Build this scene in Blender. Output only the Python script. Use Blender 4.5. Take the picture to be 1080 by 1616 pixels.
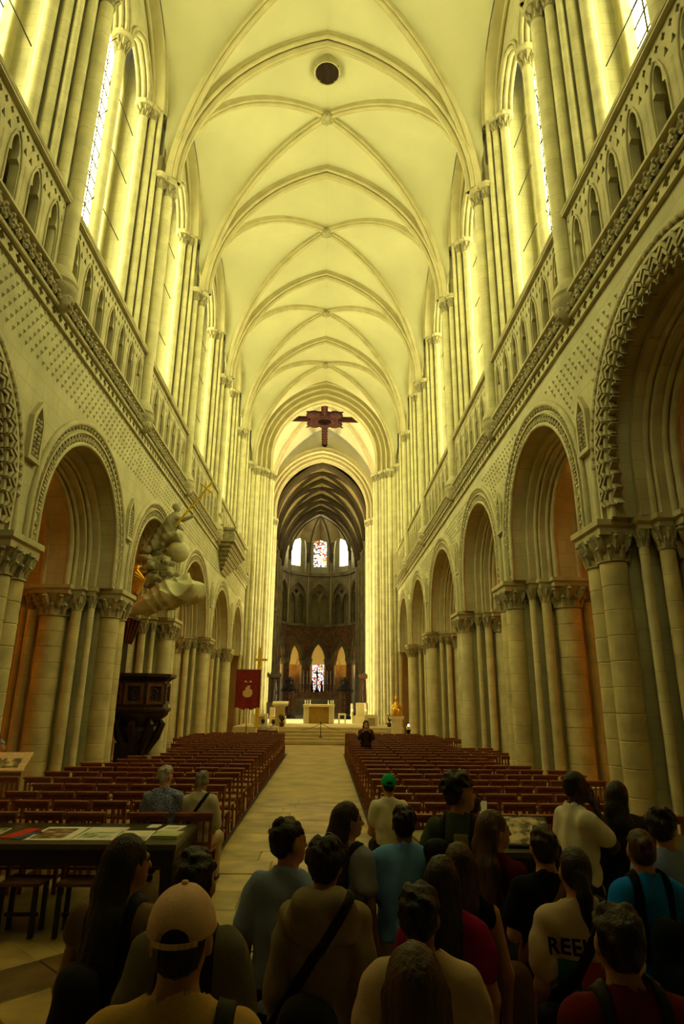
import bpy, bmesh, math, random
import numpy as np
from mathutils import Vector, Matrix
from mathutils.geometry import tessellate_polygon
from mathutils.bvhtree import BVHTree
random.seed(7); np.random.seed(7)
for o in list(bpy.data.objects): bpy.data.objects.remove(o)
scene = bpy.context.scene
col = scene.collection
PI = math.pi

# ------------------------------------------------------------------ camera
PITCH, YAW, ROLL, FPX = math.radians(16.8214), math.radians(1.4275), math.radians(0.5752), 978.23
CAM = Vector((0.265, 0.0, 2.2))
r0 = Vector((math.cos(YAW), -math.sin(YAW), 0))
fw = Vector((math.sin(YAW)*math.cos(PITCH), math.cos(YAW)*math.cos(PITCH), math.sin(PITCH)))
u0 = r0.cross(fw)
rt = r0*math.cos(ROLL) + u0*math.sin(ROLL)
up = u0*math.cos(ROLL) - r0*math.sin(ROLL)
cd = bpy.data.cameras.new('camera'); cam = bpy.data.objects.new('camera', cd); col.objects.link(cam)
cd.sensor_fit = 'VERTICAL'; cd.sensor_height = 36.0; cd.lens = FPX*36.0/1616.0
cd.clip_start = 0.05; cd.clip_end = 300
cam.matrix_world = Matrix(((rt.x, up.x, -fw.x, CAM.x), (rt.y, up.y, -fw.y, CAM.y), (rt.z, up.z, -fw.z, CAM.z), (0, 0, 0, 1)))
scene.camera = cam

# ------------------------------------------------------------------ world, exposure
world = bpy.data.worlds.new('world'); scene.world = world; world.use_nodes = True
world.node_tree.nodes['Background'].inputs[0].default_value = (0.75, 0.85, 1.0, 1)
world.node_tree.nodes['Background'].inputs[1].default_value = 0.6
vs = scene.view_settings
vs.view_transform = 'Standard'; vs.look = 'None'; vs.gamma = 1.0; vs.use_curve_mapping = False
vs.exposure = -0.46
DAY = (1.0, 0.93, 0.38)        # colour of the daylight the pale glass lets in
WIN_E = 16.0                    # clerestory glass
CROSS_E = 55.0                  # added transept glass, lights the crossing
AISLE_W = 1500.0                 # warm aisle floodlights
AMB_W = 420.0                   # warm lamps behind the choir
LAMP = (1.0, 0.36, 0.04)        # warm floodlights

# ------------------------------------------------------------------ helpers
def tag(o, label=None, cat=None, group=None, kind=None):
    if label: o['label'] = label
    if cat: o['category'] = cat
    if group: o['group'] = group
    if kind: o['kind'] = kind
    return o

def empty(name, loc=(0, 0, 0), rz=0.0, parent=None):
    o = bpy.data.objects.new(name, None); col.objects.link(o)
    o.empty_display_size = 0.1
    o.location = loc; o.rotation_euler = (0, 0, rz)
    if parent: o.parent = parent
    return o

def inst(name, mesh, parent=None, loc=(0, 0, 0), rot=(0, 0, 0), scl=(1, 1, 1)):
    o = bpy.data.objects.new(name, mesh); col.objects.link(o)
    o.location = loc; o.rotation_euler = rot; o.scale = scl
    if parent: o.parent = parent
    return o

class MB:
    def __init__(s): s.v = []; s.f = []
    def add(s, v, f):
        k = len(s.v); s.v.extend(tuple(p) for p in v); s.f.extend(tuple(i+k for i in q) for q in f); return s
    def box(s, x0, x1, y0, y1, z0, z1):
        return s.add([(x, y, z) for z in (z0, z1) for y in (y0, y1) for x in (x0, x1)],
                     [(0, 2, 3, 1), (4, 5, 7, 6), (0, 1, 5, 4), (2, 6, 7, 3), (0, 4, 6, 2), (1, 3, 7, 5)])
    def cbox(s, c, sz, rz=0.0, rx=0.0):
        m = Matrix.Rotation(rz, 3, 'Z') @ Matrix.Rotation(rx, 3, 'X')
        a, b, h = sz[0]/2, sz[1]/2, sz[2]/2
        vv = [Vector(c) + m @ Vector((x, y, z)) for z in (-h, h) for y in (-b, b) for x in (-a, a)]
        return s.add(vv, [(0, 2, 3, 1), (4, 5, 7, 6), (0, 1, 5, 4), (2, 6, 7, 3), (0, 4, 6, 2), (1, 3, 7, 5)])
    def lathe(s, prof, c=(0, 0, 0), n=14, a0=0.0, a1=2*PI, sx=1.0, sy=1.0):
        full = abs(a1-a0-2*PI) < 1e-6; m = n if full else n+1
        v = []
        for r, z in prof:
            for i in range(m):
                a = a0+(a1-a0)*i/n; v.append((c[0]+sx*r*math.cos(a), c[1]+sy*r*math.sin(a), c[2]+z))
        f = []
        for j in range(len(prof)-1):
            for i in range(n):
                i2 = (i+1) % m; f.append((j*m+i, j*m+i2, (j+1)*m+i2, (j+1)*m+i))
        if full:
            f.append(tuple(range(m-1, -1, -1))); f.append(tuple((len(prof)-1)*m+i for i in range(m)))
        return s.add(v, f)
    def tube(s, pts, r, n=8, cap=True):
        pts = [Vector(p) for p in pts]; k = len(pts)
        rr = r if isinstance(r, (list, tuple)) else [r]*k
        v = []; prev = None
        for i, p in enumerate(pts):
            t = (pts[min(i+1, k-1)]-pts[max(i-1, 0)]).normalized()
            if prev is None:
                a = Vector((0, 0, 1)) if abs(t.z) < 0.9 else Vector((1, 0, 0)); x = t.cross(a).normalized()
            else:
                x = prev-t*prev.dot(t); x = x.normalized() if x.length > 1e-6 else t.orthogonal().normalized()
            prev = x; y = t.cross(x)
            for j in range(n):
                a = 2*PI*j/n; v.append(p+(x*math.cos(a)+y*math.sin(a))*rr[i])
        f = [(i*n+j, i*n+(j+1) % n, (i+1)*n+(j+1) % n, (i+1)*n+j) for i in range(k-1) for j in range(n)]
        if cap: f.append(tuple(range(n-1, -1, -1))); f.append(tuple((k-1)*n+j for j in range(n)))
        return s.add(v, f)
    def ball(s, c, r, n=8, m=6):
        if not isinstance(r, (tuple, list)): r = (r, r, r)
        v = [(c[0], c[1], c[2]-r[2])]
        for j in range(1, m):
            b = -PI/2+PI*j/m
            for i in range(n):
                a = 2*PI*i/n; v.append((c[0]+r[0]*math.cos(b)*math.cos(a), c[1]+r[1]*math.cos(b)*math.sin(a), c[2]+r[2]*math.sin(b)))
        v.append((c[0], c[1], c[2]+r[2])); e = len(v)-1; f = []
        for i in range(n): f.append((0, 1+(i+1) % n, 1+i)); f.append((e, e-n+i, e-n+(i+1) % n))
        for j in range(m-2):
            for i in range(n): f.append((1+j*n+i, 1+j*n+(i+1) % n, 1+(j+1)*n+(i+1) % n, 1+(j+1)*n+i))
        return s.add(v, f)
    def plate(s, outer, holes, mp, w0, w1):
        loops = [outer]+list(holes)
        tri = tessellate_polygon([[Vector((p[0], p[1], 0)) for p in L] for L in loops])
        flat = [p for L in loops for p in L]; n = len(flat)
        v = [mp(p[0], p[1], w0) for p in flat]+[mp(p[0], p[1], w1) for p in flat]
        f = [tuple(t) for t in tri]+[(t[2]+n, t[1]+n, t[0]+n) for t in tri]
        k = 0
        for L in loops:
            m = len(L)
            for i in range(m): a, b = k+i, k+(i+1) % m; f.append((a, b, b+n, a+n))
            k += m
        return s.add(v, f)
    def fam(s, fam, prof, mp, cap=True):
        cs = [fam(r) for r, d in prof]; n = len(cs[0]); m = len(prof)
        v = [mp(cs[j][i][0], cs[j][i][1], prof[j][1]) for i in range(n) for j in range(m)]
        f = [(i*m+j, i*m+(j+1) % m, (i+1)*m+(j+1) % m, (i+1)*m+j) for i in range(n-1) for j in range(m)]
        if cap: f.append(tuple(range(m-1, -1, -1))); f.append(tuple((n-1)*m+j for j in range(m)))
        return s.add(v, f)
    def mesh(s, name, mat, smooth=35):
        me = bpy.data.meshes.new(name); me.from_pydata(s.v, [], s.f); me.validate()
        if mat: me.materials.append(mat)
        if smooth:
            me.polygons.foreach_set('use_smooth', [True]*len(me.polygons)); me.set_sharp_from_angle(angle=math.radians(smooth))
        me.update(); return me
    def build(s, name, mat, parent=None, smooth=35, loc=(0, 0, 0)):
        return inst(name, s.mesh(name, mat, smooth), parent, loc)

def circ(r, d, rho, n=8, a0=0.0):
    return [(r+rho*math.cos(a0+2*PI*i/n), d+rho*math.sin(a0+2*PI*i/n)) for i in range(n)]
def rect(r0_, r1_, d0, d1): return [(r0_, d0), (r1_, d0), (r1_, d1), (r0_, d1)]
def fam_round(c, z0, ab, n=26):
    def f(r):
        p = [(c+r, ab)] if z0-ab > 0.02 else []
        p += [(c+r*math.cos(PI*i/n), z0+r*math.sin(PI*i/n)) for i in range(n+1)]
        if z0-ab > 0.02: p.append((c-r, ab))
        return p
    return f
def fam_pointed(c, z0, a, rise, n=12, stilt=0.0):
    e = (rise*rise-a*a)/(2*a); R = a+e
    def f(dr):
        q = R+dr; fm = math.acos(max(-1, min(1, e/q))) if q > abs(e) else 0.0
        h = [(-e+q*math.cos(fm*i/n), q*math.sin(fm*i/n)) for i in range(n+1)]
        h = [(max(x, 0.0), z) for x, z in h]
        p = ([(c+h[0][0], z0-stilt)] if stilt else [])+[(c+x, z0+z) for x, z in h]+[(c-x, z0+z) for x, z in h[-2::-1]]
        if stilt: p.append((c-h[0][0], z0-stilt))
        return p
    return f

# ------------------------------------------------------------------ materials
def nt(name):
    m = bpy.data.materials.new(name); m.use_nodes = True
    return m, m.node_tree.nodes, m.node_tree.links, m.node_tree.nodes['Principled BSDF']
def mat(name, c, rough=0.75, var=0.18, scale=4.0, bump=0.15, bscale=None, metal=0.0, spec=0.3, joint=None, brick=None, c2=None, stretch=(1, 1, 1), coord='pos', sheen=0):
    """joint: course height for shafts; brick: (w,h) for ashlar walls"""
    m, N, L, P = nt(name)
    if coord == 'pos':
        g = N.new('ShaderNodeNewGeometry'); src = g.outputs['Position']
    else:
        g = N.new('ShaderNodeTexCoord'); src = g.outputs['Object']
    mp = N.new('ShaderNodeMapping'); mp.inputs['Scale'].default_value = stretch; L.new(src, mp.inputs[0])
    n1 = N.new('ShaderNodeTexNoise'); n1.inputs['Scale'].default_value = scale; n1.inputs['Detail'].default_value = 6
    L.new(mp.outputs[0], n1.inputs['Vector'])
    r = N.new('ShaderNodeValToRGB')
    c2 = c2 or tuple(max(0, x*(1-var*1.6)) for x in c)
    hi = tuple(min(1, x*(1+var*0.6)) for x in c)
    r.color_ramp.elements[0].position = 0.3; r.color_ramp.elements[0].color = (*c2, 1)
    r.color_ramp.elements[1].position = 0.72; r.color_ramp.elements[1].color = (*hi, 1)
    L.new(n1.outputs['Fac'], r.inputs[0]); cur = r.outputs[0]
    n2 = N.new('ShaderNodeTexNoise'); n2.inputs['Scale'].default_value = bscale or scale*6; n2.inputs['Detail'].default_value = 4
    L.new(mp.outputs[0], n2.inputs['Vector']); hgt = n2.outputs['Fac']
    if joint or brick:
        sp = N.new('ShaderNodeSeparateXYZ'); L.new(src, sp.inputs[0])
        if joint:
            a = N.new('ShaderNodeMath'); a.operation = 'MULTIPLY'; a.inputs[1].default_value = 1.0/joint; L.new(sp.outputs[2], a.inputs[0])
            b = N.new('ShaderNodeMath'); b.operation = 'FRACT'; L.new(a.outputs[0], b.inputs[0])
            k = N.new('ShaderNodeMath'); k.operation = 'LESS_THAN'; k.inputs[1].default_value = 0.035; L.new(b.outputs[0], k.inputs[0]); fac = k.outputs[0]
        else:
            a = N.new('ShaderNodeMath'); a.operation = 'ADD'; L.new(sp.outputs[0], a.inputs[0]); L.new(sp.outputs[1], a.inputs[1])
            cb = N.new('ShaderNodeCombineXYZ'); L.new(a.outputs[0], cb.inputs[0]); L.new(sp.outputs[2], cb.inputs[1])
            bt = N.new('ShaderNodeTexBrick'); bt.inputs['Scale'].default_value = 1.0; bt.inputs['Brick Width'].default_value = brick[0]
            bt.inputs['Row Height'].default_value = brick[1]; bt.inputs['Mortar Size'].default_value = 0.008; bt.inputs['Mortar Smooth'].default_value = 0.3
            L.new(cb.outputs[0], bt.inputs['Vector']); fac = bt.outputs['Fac']
        mx = N.new('ShaderNodeMix'); mx.data_type = 'RGBA'; mx.inputs[7].default_value = (*[x*0.72 for x in c], 1)
        L.new(fac, mx.inputs[0]); L.new(cur, mx.inputs[6]); cur = mx.outputs[2]
        h2 = N.new('ShaderNodeMath'); h2.operation = 'MULTIPLY_ADD'; h2.inputs[1].default_value = -1.6
        L.new(fac, h2.inputs[0]); L.new(hgt, h2.inputs[2]); hgt = h2.outputs[0]
    L.new(cur, P.inputs['Base Color'])
    bp = N.new('ShaderNodeBump'); bp.inputs['Strength'].default_value = bump; bp.inputs['Distance'].default_value = 0.02
    L.new(hgt, bp.inputs['Height']); L.new(bp.outputs[0], P.inputs['Normal'])
    P.inputs['Roughness'].default_value = rough; P.inputs['Metallic'].default_value = metal
    P.inputs['Specular IOR Level'].default_value = spec
    return m
def emis(name, c, e):
    m = bpy.data.materials.new(name); m.use_nodes = True; N = m.node_tree.nodes; L = m.node_tree.links; N.clear()
    o = N.new('ShaderNodeOutputMaterial'); em = N.new('ShaderNodeEmission'); em.inputs[0].default_value = (*c, 1); em.inputs[1].default_value = e
    L.new(em.outputs[0], o.inputs[0]); return m
def stained(name, e, scale, cols, seed=0.0):
    """coloured glass pieces between dark leads"""
    m = bpy.data.materials.new(name); m.use_nodes = True; N = m.node_tree.nodes; L = m.node_tree.links; N.clear()
    o = N.new('ShaderNodeOutputMaterial'); em = N.new('ShaderNodeEmission'); em.inputs[1].default_value = e
    g = N.new('ShaderNodeNewGeometry'); mp = N.new('ShaderNodeMapping'); mp.inputs['Location'].default_value = (seed, seed*2, 0); L.new(g.outputs['Position'], mp.inputs[0])
    v = N.new('ShaderNodeTexVoronoi'); v.inputs['Scale'].default_value = scale; L.new(mp.outputs[0], v.inputs['Vector'])
    sp = N.new('ShaderNodeSeparateColor'); L.new(v.outputs['Color'], sp.inputs[0])
    r = N.new('ShaderNodeValToRGB'); r.color_ramp.interpolation = 'CONSTANT'
    el = r.color_ramp.elements
    while len(el) < len(cols): el.new(0.5)
    for i, cc in enumerate(cols): el[i].position = i/len(cols); el[i].color = (*cc, 1)
    L.new(sp.outputs[0], r.inputs[0])
    d = N.new('ShaderNodeTexVoronoi'); d.feature = 'DISTANCE_TO_EDGE'; d.inputs['Scale'].default_value = scale; L.new(mp.outputs[0], d.inputs['Vector'])
    t = N.new('ShaderNodeMath'); t.operation = 'GREATER_THAN'; t.inputs[1].default_value = 0.05; L.new(d.outputs['Distance'], t.inputs[0])
    mx = N.new('ShaderNodeMix'); mx.data_type = 'RGBA'; mx.inputs[6].default_value = (0.01, 0.008, 0.005, 1)
    L.new(t.outputs[0], mx.inputs[0]); L.new(r.outputs[0], mx.inputs[7]); L.new(mx.outputs[2], em.inputs[0]); L.new(em.outputs[0], o.inputs[0])
    return m

STONE = (0.66, 0.60, 0.40)
S_WALL = mat('limestone_ashlar', (0.49, 0.465, 0.275), brick=(0.62, 0.33), var=0.14, scale=1.6, bump=0.25, bscale=26)
S_SHAFT = mat('limestone_shaft', (0.62, 0.58, 0.33), joint=0.44, var=0.16, scale=2.2, bump=0.25, bscale=30)
S_TRIM = mat('limestone_moulding', (0.48, 0.44, 0.25), var=0.16, scale=3.0, bump=0.2, bscale=30)
S_DRUM = mat('limestone_drum', (0.56, 0.49, 0.235), var=0.2, scale=2.4, bump=0.22, bscale=30)
S_CARVE = mat('carved_limestone', (0.40, 0.36, 0.20), var=0.25, scale=6.0, bump=0.35, bscale=40)
S_WEB = mat('vault_plaster', (0.58, 0.565, 0.36), var=0.07, scale=0.5, bump=0.06, bscale=8)
S_RIB = mat('vault_rib_stone', (0.52, 0.47, 0.26), var=0.10, scale=2.0, bump=0.12, bscale=30)
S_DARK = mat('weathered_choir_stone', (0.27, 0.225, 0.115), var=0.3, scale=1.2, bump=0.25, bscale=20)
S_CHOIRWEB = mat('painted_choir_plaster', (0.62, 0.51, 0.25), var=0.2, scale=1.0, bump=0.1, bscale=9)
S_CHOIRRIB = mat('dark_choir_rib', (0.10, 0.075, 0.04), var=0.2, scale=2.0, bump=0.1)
S_PAINT = mat('red_painted_choir_wall', (0.26, 0.13, 0.06), var=0.35, scale=3.0, bump=0.1)
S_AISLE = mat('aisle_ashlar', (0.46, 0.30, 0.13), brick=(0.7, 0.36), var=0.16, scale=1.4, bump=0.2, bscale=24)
S_CREAM = mat('pale_new_stone', (0.80, 0.72, 0.46), var=0.05, scale=2.0, bump=0.05)
S_PODIUM = mat('podium_stone', (0.62, 0.52, 0.30), var=0.10, scale=2.0, bump=0.08, rough=0.55)
FLOOR_M = mat('worn_floor_stone', (0.50, 0.39, 0.13), brick=(0.9, 0.7), var=0.25, scale=1.3, bump=0.22, bscale=7, rough=0.5, spec=0.4)
SLAB_M = mat('worn_flagstone', (0.54, 0.42, 0.145), var=0.35, scale=1.6, bump=0.35, bscale=5, rough=0.42, spec=0.45)
SLAB2_M = mat('worn_dark_flagstone', (0.46, 0.36, 0.12), var=0.35, scale=1.4, bump=0.35, bscale=6, rough=0.45, spec=0.45)
TILE_L = mat('pale_floor_tile', (0.46, 0.33, 0.11), var=0.3, scale=2.5, bump=0.15, rough=0.5)
TILE_D = mat('dark_floor_tile', (0.16, 0.10, 0.035), var=0.3, scale=2.5, bump=0.15, rough=0.5)
WOOD_CHAIR = mat('red_brown_chair_wood', (0.24, 0.068, 0.026), var=0.3, scale=9, bump=0.1, rough=0.45, stretch=(1, 1, 4), spec=0.45)
RUSH = mat('woven_rush', (0.33, 0.19, 0.075), var=0.25, scale=30, bump=0.4, bscale=90)
WOOD_DARK = mat('dark_oak', (0.022, 0.011, 0.006), var=0.35, scale=6, bump=0.2, rough=0.45, stretch=(1, 1, 0.3))
WOOD_MID = mat('brown_oak', (0.10, 0.045, 0.018), var=0.3, scale=8, bump=0.2, rough=0.5, stretch=(1, 1, 0.3))
IRON = mat('black_iron', (0.012, 0.01, 0.008), var=0.2, scale=10, bump=0.1, rough=0.5, metal=0.6)
GOLD = mat('gilded', (0.85, 0.50, 0.06), var=0.15, scale=20, bump=0.25, rough=0.32, metal=0.85)
GOLDP = mat('gold_painted_wood', (0.80, 0.55, 0.03), var=0.1, scale=8, bump=0.05, rough=0.5)
MARBLE = mat('grey_green_sculpture_stone', (0.40, 0.385, 0.22), var=0.2, scale=5, bump=0.2, bscale=20)
MARBLE2 = mat('pale_draped_stone', (0.58, 0.57, 0.33), var=0.14, scale=5, bump=0.15, bscale=20)
RED_CLOTH = mat('red_banner_cloth', (0.24, 0.018, 0.022), var=0.4, scale=26, bump=0.3, bscale=60)
BEIGE = mat('beige_applique', (0.62, 0.48, 0.26), var=0.15, scale=20, bump=0.2)
WHITE = mat('white_paper', (0.74, 0.74, 0.66), var=0.05, scale=5, bump=0.02)
WAX = mat('candle_wax', (0.80, 0.72, 0.50), var=0.05, scale=5, bump=0.02)
BLACKC = mat('black_cloth', (0.010, 0.009, 0.009), var=0.2, scale=20, bump=0.15)
LEAFM = mat('green_leaves', (0.06, 0.10, 0.02), var=0.3, scale=12, bump=0.1)
CROSSRED = mat('dark_red_painted_wood', (0.055, 0.012, 0.006), var=0.35, scale=6, bump=0.2)
PANE = emis('daylit_pale_glass', DAY, WIN_E)
PANE_W = emis('daylit_west_glass', DAY, 6.5)
PANE_T = emis('added_transept_glass', (1.0, 0.84, 0.46), CROSS_E)
PANE_CH = emis('daylit_choir_glass', (1.0, 0.95, 0.66), 9.0)
BULB = emis('lit_bulb', (1.0, 0.75, 0.32), 60.0)
FLAME = emis('candle_flame', (1.0, 0.8, 0.4), 20.0)
GLASS1 = stained('apse_stained_glass', 3.0, 5.5, [(1, .95, .75), (1, .9, .6), (0.6, .25, .04), (1, .97, .85), (0.35, .03, .02), (1, .85, .4), (0.12, .09, .12), (1, .97, .85)])
GLASS2 = stained('ambulatory_stained_glass', 2.4, 6.0, [(1, .9, .75), (0.4, .04, .03), (1, .95, .85), (1, .93, .7), (0.25, .2, .4), (1, .6, .15), (.9, .8, .85), (.55, .2, .3)], 3.1)
# ------------------------------------------------------------------ shared architectural meshes
W = 4.84                      # half width of the nave (face of the arcade walls)
PY = [4.55, 10.01, 15.47, 20.93, 27.57, 33.74, 39.10]   # bay divisions going east
AB = {-1: 4.68, 1: 5.02}      # top of the arcade abaci
TOP = {-1: 7.80, 1: 8.46}     # crown of the arcade hoods
Z_STR, Z_RAIL, Z_SPR, Z_APX, Z_BOSS, Z_CAP2 = 9.55, 11.43, 17.33, 23.62, 23.45, 19.55
SIDE = {-1: 'left', 1: 'right'}

def cap_mesh(name, m):
    b = MB(); b.lathe([(1.14, 0), (1.14, .05), (1.0, .08), (1.02, .4), (1.14, .68), (1.4, .92), (1.45, 1.0)], n=12)
    for t, (zz, rr, q, ph) in enumerate(((.42, 1.14, .2, 0), (.8, 1.42, .24, .39))):
        for i in range(8):
            a = 2*PI*i/8+ph; c, s_ = math.cos(a), math.sin(a)
            b.tube([(c*1.0, s_*1.0, zz-.34), (c*(rr*.98), s_*(rr*.98), zz-.1), (c*(rr+.16), s_*(rr+.16), zz+.06), (c*(rr+.1), s_*(rr+.1), zz-.05)], [q*.9, q, q*.75, q*.35], n=5); b.ball((c*(rr+.14), s_*(rr+.14), zz+.03), (q*.95, q*.95, .085), 6, 4)
    return b.mesh(name, m, 50)
def base_mesh(name, m):
    return MB().lathe([(1.5, 0), (1.5, .35), (1.42, .42), (1.5, .52), (1.5, .62), (1.22, .72), (1.28, .82), (1.2, .94), (1, 1)], n=14).mesh(name, m, 40)
CAPM = cap_mesh('capital', S_CARVE); BASEM = base_mesh('column_base', S_TRIM)
SHAFTM = MB().lathe([(1, 0), (1, 1)], n=14).mesh('shaft', S_SHAFT, 50)
DRUMM = MB().lathe([(.955, 0), (1, .035), (1, .965), (.955, 1)], n=16).mesh('drum', S_DRUM, 25)
def shaft(par, x, y, r, z0, z1, caph=0.0, baseh=0.0, drums=0, capr=None):
    o = inst('shaft', SHAFTM, par, (x, y, z0+baseh*.9), (0, 0, 0), ((r*.95 if drums else r), (r*.95 if drums else r), z1-z0-caph-baseh*.9))
    if drums:
        # the drums sit in the shaft's own (scaled) space
        for k in range(drums):
            inst('drum', DRUMM, o, (0, 0, k/drums), (0, 0, k*1.3), (1/.95, 1/.95, 1/drums))
    if caph: inst('capital', CAPM, par, (x, y, z1-caph), (0, 0, 0.2), (capr or r, capr or r, caph))
    if baseh: inst('column_base', BASEM, par, (x, y, z0), (0, 0, 0), (r, r, baseh))
    return o

# ------------------------------------------------------------------ floor
fl = tag(MB().box(-12, 12, -2.5, 33.2, -0.3, -0.02).build('floor', FLOOR_M, None, 0), kind='structure')
slabs = [MB().box(0, 1, 0, 1, -0.03, 0.0) for _ in range(1)]
def slab_mesh(name, m):
    b = MB(); e = .012
    b.add([(0, 0, -.03), (1, 0, -.03), (1, 1, -.03), (0, 1, -.03), (0, 0, -.006), (1, 0, -.006), (1, 1, -.006), (0, 1, -.006), (e, e, 0), (1-e, e, 0), (1-e, 1-e, 0), (e, 1-e, 0)],
          [(0, 1, 5, 4), (1, 2, 6, 5), (2, 3, 7, 6), (3, 0, 4, 7), (4, 5, 9, 8), (5, 6, 10, 9), (6, 7, 11, 10), (7, 4, 8, 11), (8, 9, 10, 11)])
    return b.mesh(name, m, 0)
SL = [slab_mesh('flagstone', SLAB_M), slab_mesh('flagstone', SLAB2_M)]
y = 6.6
while y < 15.5:                # flagstones of the centre aisle, course by course
    d = random.uniform(.5, .85); x = -1.25
    while x < 1.1:
        w = random.uniform(.55, 1.15); w = min(w, 1.15-x)
        if 1.15-(x+w) < .3: w = 1.15-x
        inst('flagstone', SL[random.random() < .4], fl, (x+.008, y+.008, random.uniform(-.004, .006)), (random.uniform(-.004, .004), random.uniform(-.004, .004), 0), (w-.016, d-.016, 1))
        x += w
    y += d
TL = [slab_mesh('floor_tile', TILE_L), slab_mesh('floor_tile', TILE_D)]
q = .62; h = q/math.sqrt(2)
for i in range(-14, 15):       # diagonal paving of the west end
    for j in range(-16, 24):
        cx, cy = (i+j)*h, (j-i)*h+2
        if -4.4 < cx < 4.4 and .4 < cy < 6.6:
            inst('floor_tile', TL[(i % 2)], fl, (cx, cy-h+.008, 0), (0, 0, PI/4), (q-.01, q-.01, 1))

# ------------------------------------------------------------------ compound piers of the arcade
def abacus(mb, x0, x1, y0, y1, z1, h=.2):
    mb.box(x0+.05, x1-.05, y0+.05, y1-.05, z1-h, z1-h*.55)
    k = len(mb.v)
    mb.add([(x0+.05, y0+.05, z1-h*.55), (x1-.05, y0+.05, z1-h*.55), (x1-.05, y1-.05, z1-h*.55), (x0+.05, y1-.05, z1-h*.55), (x0, y0, z1-h*.4), (x1, y0, z1-h*.4), (x1, y1, z1-h*.4), (x0, y1, z1-h*.4)],
           [(0, 1, 5, 4), (1, 2, 6, 5), (2, 3, 7, 6), (3, 0, 4, 7)])
    mb.box(x0, x1, y0, y1, z1-h*.4, z1)
ORD = {0: 'nearest', 1: 'first', 2: 'second', 3: 'third', 4: 'fourth', 5: 'fifth'}
PIERLAB = {(-1, 1): 'stone pier cut by the left edge of the photo', (-1, 2): 'tall clustered stone pier left of the dark pulpit', (-1, 3): 'clustered stone pier right behind the dark pulpit',
           (-1, 4): 'clustered stone pier next after the pulpit pier on the left', (-1, 5): 'last clustered pier of the left arcade before the red banner',
           (1, 1): 'large clustered stone pier at the right edge behind the visitors', (1, 2): 'clustered stone pier behind the chairs, second from the right edge',
           (1, 3): 'third clustered stone pier from the right edge', (1, 4): 'fourth clustered stone pier from the right edge', (1, 5): 'last clustered pier of the right arcade beside the gilded statue'}
def pier(s, i):
    ab = AB[s]; yp = PY[i]; H = ab-.2
    p = empty('clustered_pier', (s*(W+1.2), yp, 0))
    tag(p, PIERLAB[(s, i)], 'pillar')
    X = lambda d: s*(d-1.2)
    b = MB()
    for d0, hw in ((.24, .30), (.50, .50), (.80, .64)):
        b.box(min(X(d0), X(2.4-d0)), max(X(d0), X(2.4-d0)), -hw, hw, 0, ab-.1)
    for d0, hw in ((-.02, .5), (.3, .7), (.58, .86)):
        b.box(min(X(d0), X(2.4-d0)), max(X(d0), X(2.4-d0)), -hw, hw, 0, .35)
    b.build('pier_core', S_WALL, p)
    nd = 10 if i <= 2 else 0
    ch = .46
    for d in (.10, 2.3):
        for dy in (-.235, .235): shaft(p, X(d), dy, .215, .3, H, ch, .2, nd if d < 1 else 0)
    for sy in (-1, 1):
        for d in (.42, 1.98): shaft(p, X(d), sy*.64, .075, .3, H, .28, .12)
        for d in (.70, 1.70): shaft(p, X(d), sy*.80, .115, .3, H, .36, .14, nd if (sy < 0 and d < 1) else 0)
        shaft(p, X(1.2), sy*.80, .30, .3, H, .5, .22, nd if sy < 0 else 0)
    a = MB()
    for d in (-.24, 1.98): abacus(a, min(X(d), X(d+.66)), max(X(d), X(d+.66)), -.56, .56, ab, .24)
    abacus(a, min(X(.3), X(2.1)), max(X(.3), X(2.1)), -.80, .80, ab-.004, .2)
    abacus(a, min(X(.5), X(1.9)), max(X(.5), X(1.9)), -1.0, 1.0, ab-.008, .2)
    abacus(a, min(X(.74), X(1.66)), max(X(.74), X(1.66)), -1.24, 1.24, ab-.012, .2)
    a.build('abacus', S_TRIM, p)
for s in (-1, 1):
    for i in range(1, 6): pier(s, i)

# ------------------------------------------------------------------ arcade walls
def lobes(c, r, q, n=4, m=4, ph=0.0):
    pts = []
    for k in range(n):
        a = 2*PI*k/n+ph; cx, cz = c[0]+r*math.cos(a), c[1]+r*math.sin(a)
        for j in range(m):
            b = a-PI*.62+PI*1.24*j/(m-1); pts.append((cx+q*math.cos(b), cz+q*math.sin(b)))
    return pts
# one bay of the gallery parapet: trefoil-headed opening with small piercings above; unit width, full height
def par_unit():
    H = Z_RAIL-Z_STR-.12; b = MB(); mp = lambda u, v, w: (w, u, v)
    o = [(0, 0), (.30, 0), (.30, H), (0, H)]
    hw = .25
    L = [(-hw, .06), (-hw, .84), (-hw*.92, .95), (-hw*.5, .99), (-hw*.62, 1.1), (-hw*.56, 1.24), (-hw*.25, 1.36), (0, 1.39)]
    hole = [(.5+x, z) for x, z in L]+[(.5-x, z) for x, z in L[-2::-1]]
    sm = [lobes((.13, 1.32), .05, .034, 3, 4, PI/2), lobes((.87, 1.32), .05, .034, 3, 4, PI/2)]
    sm += [lobes((u, 1.60), .045, .032) for u in (.13, .38, .62, .87)]
    b.plate([(0, 0), (1, 0), (1, H), (0, H)], [hole]+sm, mp, 0, .16)
    F = lambda dx: [(.5+x*(1+dx), z+(dx*.25 if z > .9 else 0)) for x, z in ((-hw, .06), (-hw, .9), (-hw*.8, 1.15), (-hw*.42, 1.36), (0, 1.46))]
    for sg in (1, -1):
        b.tube([(-.012, .5+sg*(u-.5)*1.16, z+.02) for u, z in F(.02)], .024, n=5)
    b.tube([(0.02, 0.02, 0), (0.02, .02, 1.1)], .03, n=6); b.tube([(0.02, .98, 0), (.02, .98, 1.1)], .03, n=6)
    return b.mesh('arch_panel', S_TRIM, 30)
PARM = par_unit()
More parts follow.
